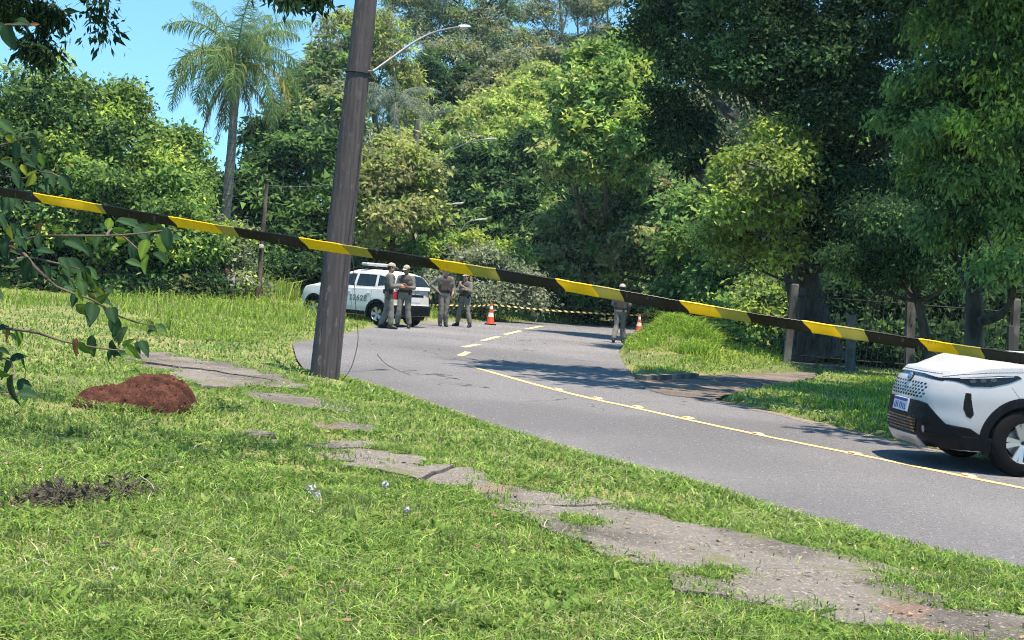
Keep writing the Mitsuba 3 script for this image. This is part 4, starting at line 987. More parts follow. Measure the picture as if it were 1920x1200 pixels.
# ------------------------------------------------------------------ mound of red soil
def soil():
    n, m = 130, 110
    x = np.linspace(-.66, .66, n); y = np.linspace(-.6, .6, m)
    X, Y = np.meshgrid(x, y, indexing='ij')
    nz = meshkit.fbm(np.stack([X * 3, Y * 3, X * 0], -1), 3, 5) - .5
    fine = meshkit.fbm(np.stack([X * 22, Y * 22, X * 0], -1), 3, 6) - .5
    def bump(cx, cy, rx, ry, h):
        q = ((X - cx) / rx) ** 2 + ((Y - cy) / ry) ** 2
        return h * np.sqrt(np.clip(1 - q - nz * .35, 0, 1)) * np.clip(1.1 - q * .1, 0, 1)
    z = np.maximum(bump(-.20, -.06, .46, .46, .25), bump(.10, .05, .46, .52, .37))
    z = np.maximum(z, bump(.16, -.20, .40, .36, .31)) 
    crease = np.exp(-((Y + .10 - .10 * X) / .020) ** 2) * (X > -.12) * .05
    z = z - crease * (z > .08) + fine * .05 * (z > .004) + (meshkit.noise(np.stack([X * 45, Y * 45, X * 0], -1), 3) - .5) * .022 * (z > .004)
    gx, gy = X + SOIL_C[0], Y + SOIL_C[1]
    zz = gz(gx.ravel(), gy.ravel()).reshape(X.shape) - .03 + z
    v = np.stack([gx, gy, zz], -1).reshape(-1, 3)
    i, j = np.meshgrid(np.arange(n - 1), np.arange(m - 1), indexing='ij')
    q = np.stack([i * m + j, (i + 1) * m + j, (i + 1) * m + j + 1, i * m + j + 1], -1).reshape(-1, 4)
    keep = (z.ravel()[q] > .001).any(1)
    return v, q[keep]
single('soil_mound', soil(), 'm_soil', 'heap of loose red-brown soil on the lawn left of the pole', 'soil mound', smooth=True)
def clods():
    r = np.random.default_rng(61); ms = []
    for _ in range(90):
        a = r.uniform(0, 2 * np.pi); q = r.uniform(.3, 1.12) if r.uniform() < .5 else r.uniform(.95, 1.3)
        x, y = SOIL_C[0] + .58 * q * math.cos(a), SOIL_C[1] + .50 * q * math.sin(a)
        s = r.uniform(.005, .017)
        ic = trimesh.creation.icosphere(1, 1.0); v = A(ic.vertices) * (.7 + .6 * r.uniform(0, 1, (len(ic.vertices), 1)))
        d = np.linalg.norm(SV[:, :2] - [x, y], axis=1); z = SV[d.argmin(), 2] if d.min() < .05 else float(gz(A([x]), A([y]))[0]) + .03
        ms.append((v * s + [x, y, z + s * .3], A(ic.faces)))
    return cat(ms)
SV = soil()[0]
part('soil_mound', 'clods', clods(), 'm_soil', stuff=True)
# dry straws and grass round the heap
r_ = np.random.default_rng(8)
a = r_.uniform(0, 2 * np.pi, 2600)
q = np.c_[SOIL_C[0] + np.cos(a) * .57 * r_.uniform(.92, 1.15, 2600), SOIL_C[1] + np.sin(a) * .52 * r_.uniform(.92, 1.15, 2600)]
P = np.c_[q, gz(q[:, 0], q[:, 1]) - .01]
v, f, c = blades(P, r_.uniform(.06, .16, len(P)), r_.uniform(.008, .016, len(P)), .6, grass_cols(P, r_), r_)
scene['weed_fringe'] = mikit.ply((v, f), 'm_grass', color=c)
labels['weed_fringe'] = {'kind': 'stuff', 'label': 'longer grass round the foot of the red soil heap', 'category': 'grass'}
# ------------------------------------------------------------------ small things on the grass
def rock(c, r, seed, flat=.4):
    m = trimesh.creation.icosphere(3, 1.0); v = A(m.vertices)
    d = .75 + .5 * meshkit.fbm(v * 1.6 + seed, 3, seed)
    return v * d[:, None] * r * A([1, .8, flat]) + c, A(m.faces)
p = G(482, 818, .05)
single('flat_stone', rock(p, .17, 3, .3), 'm_pavement', 'flat grey stone lying in the grass below the soil heap', 'stone', smooth=30)
plain('m_white', (.46, .45, .40), .8)
plain('m_blue', (.05, .35, .55), .5)
plain('m_pinkred', (.30, .03, .06), .6)
plain('m_stemgreen', (.10, .17, .05), .7)
def flower(px, py, lab, s=.03):
    s = s * 1.35
    p = G(px, py, .1)
    t = thing('clover_flower', lab, 'flower', 'white flower heads in the grass')
    g = A([p[0], p[1], .03])
    part(t, 'stem', tube(curve([g, (g + p) / 2 + [.005, 0, 0], p], 5), .003, 5), 'm_stemgreen')
    r = np.random.default_rng(int(px)); ms = []
    d = unit(r.normal(0, 1, (60, 3)))
    b = trimesh.creation.icosphere(1, s * .75)
    vs = [tm(b)]
    vs[0] = (vs[0][0] + p, vs[0][1])
    for k in d:
        e = unit(np.cross(k, [0.3, .5, .8])) * s * .22
        vs.append((A([p + k * s * .6 - e, p + k * s * .6 + e, p + k * s * 1.15]), A([[0, 1, 2]])))
    part(t, 'flower_head', cat(vs), 'm_white')
for q in [(584, 918, 'larger white flower head of the pair in the middle of the lawn', .035), (594, 930, 'small white flower head just below its larger neighbour', .028), (722, 910, 'single white flower head near the pavement edge', .028), (763, 957, 'white flower head between the pavement and the foreground grass', .022)]:
    flower(*q)
def scrap(px, py, w, h, m, name, lab, catg, seed, z=.07):
    p = G(px, py, z); r = np.random.default_rng(seed)
    n, k = 8, 6
    X, Y = np.meshgrid(np.linspace(-.5, .5, n), np.linspace(-.5, .5, k), indexing='ij')
    Z = (meshkit.fbm(np.stack([X * 4, Y * 4, X * 0 + seed], -1), 3, seed) - .5) * .7
    v = np.stack([X * w, Y * h * .8, Z * h], -1).reshape(-1, 3)
    i, j = np.meshgrid(np.arange(n - 1), np.arange(k - 1), indexing='ij')
    q = np.stack([i * k + j, (i + 1) * k + j, (i + 1) * k + j + 1, i * k + j + 1], -1).reshape(-1, 4)
    single(name, (v + p, q), m, lab, catg, smooth=True)
scrap(215, 1066, .06, .05, 'm_white', 'paper_scrap', 'small white scrap of paper low in the left foreground', 'litter', 3)
scrap(1040, 1164, .05, .04, 'm_blue', 'plastic_scrap', 'small blue scrap of plastic at the bottom of the lawn', 'litter', 4)
scrap(8, 946, .07, .07, 'm_pinkred', 'wrapper', 'dark red wrapper in the grass at the left edge', 'litter', 5)
scrap(20, 950, .05, .04, 'm_white', 'paper_scrap', 'white scrap beside the dark red wrapper', 'litter', 6)
# heap of dark dry twigs and leaves
def twig_heap(name, lab, cpx, spread, n, seed, hgt, m):
    r = np.random.default_rng(seed); ms = []
    for _ in range(n):
        x = cpx[0] + r.normal(0, 1) * spread[0]; y = cpx[1] + r.normal(0, 1) * spread[1]
        p = G(x, y, .06); a = r.uniform(0, 6.28); e = r.uniform(-.1, 1.0); L = r.uniform(.03, .09)
        d = A([math.cos(a) * math.cos(e), math.sin(a) * math.cos(e), math.sin(e)])
        p = p + [0, 0, r.uniform(-.02, hgt)]
        if r.uniform() < .7:
            ms.append(tube(curve([p, p + d * L * .5 + r.normal(0, .01, 3), p + d * L], 4), np.linspace(.005, .002, 4), 4))
        else:
            s = unit(np.cross(d, r.normal(0, 1, 3))) * L * .22
            ms.append((A([p, p + d * L * .5 - s, p + d * L, p + d * L * .5 + s]), A([[0, 1, 2], [0, 2, 3]])))
    t = thing(name, lab, 'dead leaves')
    part(t, 'twigs', cat(ms), m, stuff=True)
scene['m_deadleaf'] = {'type': 'twosided', 'bsdf': P_(lambda p, n, uv: mix((.026, .021, .018), (.105, .085, .068), noise(p.x * 60, p.y * 60, p.z * 60)), roughness=.8)}
twig_heap('leaf_heap', 'dark heap of dead leaves and twigs in the left foreground', (130, 934), (46, 12), 430, 1, .05, 'm_deadleaf')
twig_heap('leaf_heap', 'smaller tangle of dark dead stalks right of the leaf heap', (235, 925), (24, 11), 150, 2, .06, 'm_deadleaf')
twig_heap('leaf_heap', 'scatter of dead leaves next to the red wrapper', (45, 945), (18, 6), 90, 4, .03, 'm_deadleaf')
sp = curve([G(262, 892, .17), G(284, 908, .12), G(283, 930, .07)], 6)
single('dry_stalk', tube(sp, .005, 5), 'm_barkpale', 'bent dry stalk sticking up beside the dead leaves', 'stalk')
q = curve([G(186, 1024, .07), G(205, 1021, .075), G(222, 1027, .06)], 6)
single('stick', tube(q, A([.012, .016, .015, .014, .011, .006]), 6), 'm_barkdark', 'short dark stick lying in the left foreground grass', 'stick')

# ------------------------------------------------------------------ traffic cones and the far tape
def cone_stripes(p, n, uv):
    z = uv.y
    w = sst(.36, .37, z) * sst(.56, .55, z) + sst(.72, .73, z) * sst(.88, .87, z)
    return mix((.62, .09, .025), (.78, .76, .74), w)
scene['m_cone'] = {'type': 'twosided', 'bsdf': {'type': 'principled', 'base_color': mikit.proc(cone_stripes), 'roughness': .5}}
def cone(px, py, lab, s=1.0):
    p = G(px, py)
    t = thing('traffic_cone', lab, 'traffic cone', 'orange and white traffic cones')
    part(t, 'base', (lambda m: (m[0] + [p[0], p[1], .02], m[1]))(cbox((.40 * s, .40 * s, .035), (0, 0, 0), .012)), 'm_rubber')
    prof = [(.155, .035), (.15, .06), (.135, .1), (.10, .30), (.07, .5), (.045, .68), (.036, .74), (.03, .75), (.028, .72)]
    a = np.arange(24) * 2 * np.pi / 24
    v = np.vstack([np.c_[r * s * np.cos(a), r * s * np.sin(a), np.full(24, z * s)] for r, z in prof])
    n = len(prof)
    i, j = np.meshgrid(np.arange(n - 1), np.arange(24), indexing='ij')
    q = np.stack([i * 24 + j, i * 24 + (j + 1) % 24, (i + 1) * 24 + (j + 1) % 24, (i + 1) * 24 + j], -1).reshape(-1, 4)
    part(t, 'body', (v + [p[0], p[1], 0], q), 'm_cone', smooth=True, uv=np.c_[v[:, 0], v[:, 2] / (.75 * s)])
    return A([p[0], p[1], .70 * s])
c1 = cone(919, 609, 'orange cone standing on the road right of the four officers', 1.0)
c2 = cone(1197, 624, 'orange cone behind the grass heap right of the lone officer', .92)
def tape_stripe(period, k):
    def fn(p, n, uv):
        w = (uv.x + uv.y * k) / period
        w = w - dr.floor(w)
        return mix((.03, .028, .02), (.72, .60, .22), sst(.48, .5, w) * sst(1.0, .98, w))
    return fn
scene['m_fartape'] = {'type': 'twosided', 'bsdf': {'type': 'principled', 'base_color': mikit.proc(tape_stripe(.28, .07)), 'roughness': .4}}
def far_tape(pts, lab):
    c = curve(pts, 60); s = np.r_[0, np.cumsum(np.linalg.norm(np.diff(c, axis=0), axis=1))]
    tw = np.sin(s * .8) * .5
    h = np.stack([0 * s, np.sin(tw), np.cos(tw)], 1) * .028
    d = np.stack([0 * s, np.cos(tw), -np.sin(tw)], 1) * .001
    v = np.vstack([c - h - d, c + h - d, c + h + d, c - h + d]); n = len(c)
    uv = np.vstack([np.c_[s, 0 * s], np.c_[s, 0 * s + 1], np.c_[s, 0 * s + 1], np.c_[s, 0 * s]])
    q = []
    for a, b in ((0, 1), (1, 2), (2, 3), (3, 0)):
        i = np.arange(n - 1)
        q.append(np.stack([a * n + i, b * n + i, b * n + i + 1, a * n + i + 1], 1))
    single('barrier_tape', (v, np.vstack(q)), 'm_fartape', lab, 'barrier tape', uv=uv)
far_tape([c1, (c1 + c2) / 2 - [0, 0, .05], c2], 'far striped barrier tape stretched between the two cones')
far_tape([c1, (c1 + W(840, 572, 47.5)) / 2 - [0, 0, .04], W(840, 572, 47.5), W(800, 572, 48.5)], 'far striped barrier tape running left from the first cone behind the officers')
single('tape_stake', tube(A([W(800, 625, 48.5), W(800, 566, 48.5)]), .02, 6), 'm_barkpale', 'thin stake holding the far tape behind the officers', 'stake')

# ------------------------------------------------------------------ the striped tape across the front
tp_px = [(-330, 303, 3.75), (0, 359, 3.55), (100, 376, 3.5), (400, 428, 3.4), (724, 480, 3.28), (1055, 535, 3.2), (1300, 577.5, 3.18), (1560, 619.5, 3.18), (1800, 656, 3.19), (1920, 673, 3.2), (2300, 723, 3.25)]
tc = curve([W(x, y, d) for x, y, d in tp_px], 520)
ts = np.r_[0, np.cumsum(np.linalg.norm(np.diff(tc, axis=0), axis=1))]
# colour changes along the tape (survey pixels of the upper edge -> metres along it)
tpx = []
for p in tc:
    r = p - EYE; zc_ = r @ FWD
    tpx.append(960 + FOC * (r @ RGT) / zc_)
to_s = lambda x: np.interp(x, tpx, ts)
starts = [-190, 62, 315, 560, 805, 1040, 1272, 1502, 1720, 1940, 2160]
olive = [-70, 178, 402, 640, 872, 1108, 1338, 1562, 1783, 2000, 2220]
blk = [-60, 190, 438, 688, 928, 1160, 1398, 1618, 1836, 2050, 2270]
S0 = to_s(starts); S1 = to_s(olive); S2 = to_s(blk)
sc0, sc1, sc2 = [list(map(float, q)) for q in (S0, S1, S2)]
def tape_c(p, n, uv):
    s = uv.x; vv = uv.y           # vv 0 at the upper fold, 1 at the lower edge
    sl = .026 * sst(.0, 1.0, vv)
    yel, oli = mi.Float(0), mi.Float(0)
    for a, b, c in zip(sc0, sc1, sc2):
        e = s - sl * 1.0
        yel = dr.maximum(yel, sst(a - .0006, a + .0006, e) * sst(c + .0006, c - .0006, s - sl * .55))
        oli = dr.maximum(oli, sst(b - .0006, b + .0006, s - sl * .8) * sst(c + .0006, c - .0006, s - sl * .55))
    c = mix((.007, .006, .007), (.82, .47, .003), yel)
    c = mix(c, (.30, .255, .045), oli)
    sc = noise(p.x * 240, p.z * 60, p.y * 60)
    return mix(c, (.16, .15, .13), sst(.80, .95, sc) * .35)
scene['m_tape'] = {'type': 'twosided', 'bsdf': {'type': 'principled', 'base_color': mikit.proc(tape_c), 'roughness': .33, 'specular': .35}}
def tape_mesh():
    # section of the folded tape: rounded upper fold, two layers that almost touch, slightly crumpled
    hw = np.interp(ts, to_s([-330, 0, 500, 960, 1400, 1920, 2300]), [.0102, .0104, .0115, .0120, .0120, .0120, .0120])
    t = unit(np.gradient(tc, axis=0))
    side = unit(np.cross(t, A([0, 0, 1.0])))                 # away from the viewer or towards
    side *= np.sign(-side[:, 1:2])                            # towards the camera
    up = unit(np.cross(side, t)); up *= np.sign(up[:, 2:3])
    prof = []                                                # (height -1..1, depth towards the viewer in units of hw, v)
    for a in np.linspace(0, np.pi, 9): prof.append((.80 + .20 * math.sin(a), .28 * -math.cos(a), 0.04 + .0 * a))
    front = [(h, .28 - .34 * (1 - h) * .5 - .05 * max(0, -h) ** 2, (1 - h) / 2) for h in np.linspace(.72, -1, 12)]
    back = [(h, -.28 - .10 * (1 - h) * .5, (1 - h) / 2) for h in np.linspace(-1, .72, 6)]
    prof = [(h, -d, v) for h, d, v in prof]
    P = prof[::-1]
    P = P + [(-9, 0, 0)] if False else P
    sect = [(h, d, v) for h, d, v in P]
    # order: back fold start -> over the top -> front down -> back up
    sect = sorted(prof, key=lambda q: q[1]) + front + back
    wr = meshkit.fbm(np.c_[ts * 9, 0 * ts, 0 * ts], 3, 4) - .5
    wr2 = meshkit.fbm(np.c_[ts * 30, 0 * ts + 4, 0 * ts], 2, 9) - .5
    vs, uv = [], []
    for h, d, v in sect:
        k = (1 - h) / 2
        dd = d * hw + k * (wr * .010 + wr2 * .003)
        vs.append(tc + up * (h * hw * (1 + .16 * wr2 + .2 * wr))[:, None] + side * dd[:, None]); uv.append(np.c_[ts, np.full(len(ts), v)])
    m, n = len(sect), len(ts)
    i, j = np.meshgrid(np.arange(m), np.arange(n - 1), indexing='ij')
    i2 = (i + 1) % m
    q = np.stack([i * n + j, i * n + j + 1, i2 * n + j + 1, i2 * n + j], -1).reshape(-1, 4)
    return (np.vstack(vs), q), np.vstack(uv)
tmsh, tuv = tape_mesh()
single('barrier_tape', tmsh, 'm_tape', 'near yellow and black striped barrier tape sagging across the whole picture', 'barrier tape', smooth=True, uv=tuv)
# ------------------------------------------------------------------ glossy shrub at the left edge, leaf by leaf
cam = thing('glossy_shrub', 'shrub with large glossy dark leaves reaching in from the left edge', 'shrub')
CD = 4.45
def cleaf(base, axis, nrm, L, wid, seed, bend=.25, cup=.18):
    r = np.random.default_rng(seed)
    n, k = 9, 5
    t = np.linspace(0, 1, n)
    w = wid * L * np.clip(np.sin(np.pi * t ** .80) ** .85 * (1 - .25 * t), 0, None)
    w[-1] = 0; w[0] = .02 * L
    side = unit(np.cross(nrm, axis)); n2 = unit(np.cross(axis, side))
    u = np.linspace(-1, 1, k)
    sp = base + axis * (t * L)[:, None] - n2 * (bend * L * t ** 2)[:, None]
    wav = .02 * L * np.sin(t * 9 + r.uniform(0, 6))
    v = sp[:, None] + side * (w[:, None] * u[None] / 2)[..., None] * 1.0 + n2 * ((np.abs(u)[None] ** 1.5 * cup * w[:, None]) + wav[:, None] * u[None])[..., None]
    v = v.reshape(-1, 3)
    # a short stalk
    i, j = np.meshgrid(np.arange(n - 1), np.arange(k - 1), indexing='ij')
    q = np.stack([i * k + j, (i + 1) * k + j, (i + 1) * k + j + 1, i * k + j + 1], -1).reshape(-1, 4)
    return v, q
LC = {'d': (.034, .072, .038), 'm': (.052, .105, .042), 'y': (.22, .27, .035), 'b': (.20, .10, .05), 'g': (.11, .19, .035)}
leaves = [  # pixel of the leaf's middle, length in px, direction of the tip (degrees, 90 = down), colour
 (14, 238, 40, 35, 'm'), (65, 264, 34, 62, 'd'), (30, 284, 40, 95, 'd'), (67, 294, 34, 80, 'd'), (18, 310, 42, 25, 'd'), (62, 311, 34, 12, 'd'), (32, 338, 38, 60, 'd'), (93, 334, 40, 58, 'd'), (124, 342, 38, 50, 'd'),
 (84, 352, 32, 30, 'd'), (8, 305, 34, 150, 'y'), (58, 338, 30, 110, 'y'), (20, 262, 24, 40, 'y'), (45, 318, 22, 60, 'y'), (78, 300, 28, 70, 'g'), (125, 360, 22, 100, 'g'), (10, 388, 40, 95, 'd'), (32, 384, 36, 45, 'd'), (60, 326, 24, -20, 'y'),
 (5, 415, 40, 60, 'd'), (20, 440, 34, 100, 'y'), (40, 436, 34, 22, 'd'), (68, 450, 36, 95, 'd'), (40, 456, 32, 45, 'd'), (8, 466, 46, 92, 'd'), (30, 468, 26, 35, 'y'), (74, 428, 22, 95, 'b'), (110, 433, 20, 5, 'y'), (112, 452, 34, 100, 'd'),
 (141, 457, 48, 18, 'd'), (166, 471, 30, 60, 'm'), (182, 453, 30, 112, 'm'), (205, 417, 34, -90, 'g'), (225, 432, 30, 5, 'g'), (226, 450, 28, 12, 'y'), (247, 410, 44, 25, 'd'), (265, 433, 46, 40, 'd'), (250, 474, 42, 70, 'd'),
 (269, 466, 44, 98, 'g'), (270, 492, 42, 95, 'g'), (302, 456, 40, 60, 'g'), (313, 448, 44, 84, 'd'), (195, 426, 24, 40, 'd'), (72, 472, 30, -5, 'd'), (85, 470, 34, 8, 'd'), (18, 480, 28, 5, 'd'), (50, 488, 24, 20, 'd'), (48, 505, 46, 95, 'd'),
 (69, 508, 34, 92, 'm'), (89, 512, 34, 60, 'd'), (122, 494, 34, 42, 'd'), (126, 508, 32, 60, 'd'), (142, 500, 46, 42, 'd'), (165, 520, 46, 78, 'd'), (172, 512, 34, 45, 'm'), (120, 526, 32, 40, 'd'), (131, 540, 26, 15, 'd'), (137, 562, 30, 88, 'd'),
 (155, 540, 34, 70, 'm'), (170, 590, 54, 84, 'd'), (205, 545, 30, 28, 'd'), (196, 561, 36, 30, 'd'), (211, 590, 40, 60, 'd'), (217, 615, 46, 80, 'm'), (174, 556, 22, 40, 'g'), (150, 520, 26, 100, 'm'), (185, 545, 24, 60, 'y'),
 (34, 634, 36, 78, 'g'), (141, 651, 34, 100, 'b'), (171, 650, 42, 96, 'm'), (216, 655, 40, 80, 'd'), (250, 660, 40, 42, 'g'), (271, 651, 34, 50, 'd'), (285, 613, 30, 55, 'g'), (303, 616, 26, 25, 'm'), (205, 665, 24, 112, 'd'), (240, 642, 24, -20, 'g'), (220, 632, 24, 150, 'd'),
 (36, 671, 34, -25, 'd'), (10, 692, 50, 105, 'd'), (25, 734, 62, 92, 'd'), (46, 728, 50, 62, 'd'), (48, 686, 44, 70, 'm'), (8, 660, 30, 20, 'd'), (3, 615, 26, 20, 'd'), (12, 628, 26, 70, 'b'),
 (18, 72, 48, 68, 'd'), (40, 44, 42, 8, 'd'), (64, 47, 22, -10, 'b'), (6, 52, 34, 10, 'd')]
rc = np.random.default_rng(33)
extra = []
for (x, y, Lp, an, k) in leaves:
    if rc.uniform() < .55: extra.append((x + rc.normal(0, 9) - 3, y + rc.normal(0, 8), Lp * rc.uniform(.7, 1.0), an + rc.normal(0, 50), 'dddmg'[rc.integers(0, 5)]))
leaves = leaves + extra
for i, (x, y, Lp, an, k) in enumerate(leaves):
    d = CD + (.25 * math.sin(i * 2.1)) + rc.normal(0, .05)
    L = Lp * d / FOC * 1.06
    a = math.radians(an)
    dirp = math.cos(a) * RGT - math.sin(a) * UPC
    tilt = rc.normal(0, .45)
    axis = unit(dirp + FWD * tilt)
    nr = -FWD * rc.uniform(.5, 1.0) + A([0, 0, 1]) * rc.uniform(.6, 1.5) + A([rc.normal(0, .5), 0, 0])
    if k in 'yg': nr = -FWD * .9 + A([0, 0, -.3]) + A([rc.normal(0, .4), 0, 0])
    nr = unit(nr - axis * (nr @ axis))
    c = W(x, y, d)
    wd = rc.uniform(.48, .62)
    v, q = cleaf(c - axis * L * .5, axis, nr, L, wd, i, rc.uniform(.05, .35), rc.uniform(.05, .35))
    col = A(LC[k]) * np.exp(rc.normal(0, .12))
    cv = np.tile(col, (len(v), 1)) * np.where(np.abs(np.tile(np.linspace(-1, 1, 5), 9)) < .1, 1.35, 1.0)[:, None]
    part(cam, 'leaf', (v, q), 'm_glossleaf', smooth=True, color=cv)
def br(pts, r0, r1, d=CD, n=18):
    return tube(curve([W(x, y, d + .1 * math.sin(j)) for j, (x, y) in enumerate(pts)], n), np.linspace(r0, r1, n), 6)
brs = [[(-260, 520), (-60, 470), (30, 452), (80, 443), (140, 442), (200, 442), (260, 438), (330, 428)], [(-260, 560), (-80, 500), (20, 462), (70, 505), (120, 545), (160, 556), (195, 575), (245, 602), (300, 612)],
       [(-260, 700), (-100, 640), (0, 615), (60, 622), (120, 640), (180, 652), (245, 658)], [(-260, 480), (-100, 380), (0, 330), (40, 335), (85, 322), (125, 338)], [(-200, 420), (-60, 300), (10, 270), (40, 262), (62, 258)],
       [(-220, 740), (-60, 700), (10, 672), (28, 700), (24, 712)], [(-150, 120), (-40, 60), (20, 46), (60, 48)], [(200, 442), (212, 430), (226, 440), (250, 460), (268, 475)], [(20, 490), (60, 483), (100, 492), (150, 505)], [(195, 575), (208, 600), (218, 600)]]
brm = [br(p, .008 if len(p) > 5 else .005, .002) for p in brs]
for p in brm: part(cam, 'branch', p, 'm_bark', smooth=True)
# its stem stands outside the picture
g0 = W(-330, 900, 4.6); g0[2] = 0
stem = [tube(curve([g0, g0 + [.02, 0, .6], W(-300, 480, CD), W(-200, 130, CD), W(-140, -60, CD)], 18), np.linspace(.035, .012, 18), 8)]
for p in brs[:7]:
    q = W(*p[0], CD); zz = max(.3, q[2] - .12)
    stem.append(tube(A([g0 + [.02, 0, zz - .2], q]), A([.012, .008]), 6))
part(cam, 'stem', cat(stem), 'm_bark', smooth=True)
# the leaves nobody sees from here, on the rest of the shrub
r = np.random.default_rng(12)
n = 700
cc = W(-330, 470, 4.5) + r.normal(0, 1, (n, 3)) * [.22, .28, .42]
ax_ = unit(r.normal(0, 1, (n, 3)) - [0, 0, .5]); nn = unit(r.normal(0, .5, (n, 3)) + [0, 0, 1.0])
v, f, c = leaf_mesh(cc, ax_, nn, r.uniform(.05, .09, n), r.uniform(.03, .045, n), A([LC['d'], LC['m']])[r.integers(0, 2, n)], fold=.1)
part(cam, 'foliage', (v, f), 'm_glossleaf', color=c, stuff=True)
# ------------------------------------------------------------------ people
def ball(p, r, s=(1, 1, 1), seg=20):
    return m3.Manifold.sphere(1.0, seg).scale((r * s[0], r * s[1], r * s[2])).translate(tuple(map(float, p)))
def bone(a, ra, b, rb, seg=16):
    return m3.Manifold.batch_hull([ball(a, ra, seg=seg), ball(b, rb, seg=seg)])
def hull(*bs): return m3.Manifold.batch_hull(list(bs))
def union(l): return m3.Manifold.batch_boolean(l, m3.OpType.Add)
def to_tm(m):
    q = m.to_mesh(); return trimesh.Trimesh(q.vert_properties[:, :3], q.tri_verts, process=True)
def soft(l, size=.045, it=8):
    m = to_tm(union(l).refine_to_length(size))
    trimesh.smoothing.filter_taubin(m, lamb=.5, nu=.53, iterations=it)
    return m
def to_m3(t):
    return m3.Manifold(m3.Mesh(np.asarray(t.vertices, np.float32), np.asarray(t.faces, np.uint32)))
for k, c, ro in (('m_skin_tan', (.38, .22, .15), .6), ('m_skin_brown', (.20, .11, .075), .6), ('m_shirt', (.16, .158, .145), .85), ('m_trousers', (.165, .162, .15), .85), ('m_vest', (.075, .062, .06), .85), ('m_boot', (.012, .012, .013), .5),
                 ('m_cap', (.36, .345, .29), .85), ('m_palecap', (.42, .41, .38), .8), ('m_belt', (.015, .015, .016), .6), ('m_hair', (.02, .015, .012), .7), ('m_eye', (.03, .02, .02), .3), ('m_folder', (.22, .06, .04), .6), ('m_silver', (.5, .5, .5), .4)):
    plain(k, c, ro)
def hand(wrist, d, palm_n, side, s=1.0, curl=.5):
    """palm, four unequal bent fingers and a thumb leaving the palm's side"""
    d, palm_n = unit(A(d, float)), unit(A(palm_n, float)); ac = unit(np.cross(d, palm_n)) * side
    palm_n = unit(np.cross(ac, d)) * (1 if np.cross(ac, d) @ palm_n > 0 else -1)
    c0, c1 = wrist + d * .012 * s, wrist + d * .085 * s
    out = [hull(*[ball(c0 + ac * k * s, .014 * s, seg=10) for k in (-.02, .02)], *[ball(c1 + ac * k * s, .012 * s, seg=10) for k in (-.033, .033)])]
    for k, L in zip((-.030, -.010, .010, .030), (.066, .078, .072, .056)):
        p = c1 + ac * k * s
        dirs = [d * math.cos(a) + palm_n * math.sin(a) for a in (curl * .5, curl * 1.3, curl * 2.0)]
        for dd, f in zip(dirs, (.45, .32, .25)):
            q = p + dd * L * f * s
            out.append(bone(p, .0088 * s, q, .008 * s, 8)); p = q
    p = wrist + d * .03 * s - ac * .026 * s
    for dd, L in ((unit(d * .6 - ac * .8 + palm_n * .3), .042), (unit(d * .9 - ac * .3 + palm_n * .4), .03)):
        q = p + dd * L * s
        out.append(bone(p, .011 * s, q, .009 * s, 8)); p = q
    return out
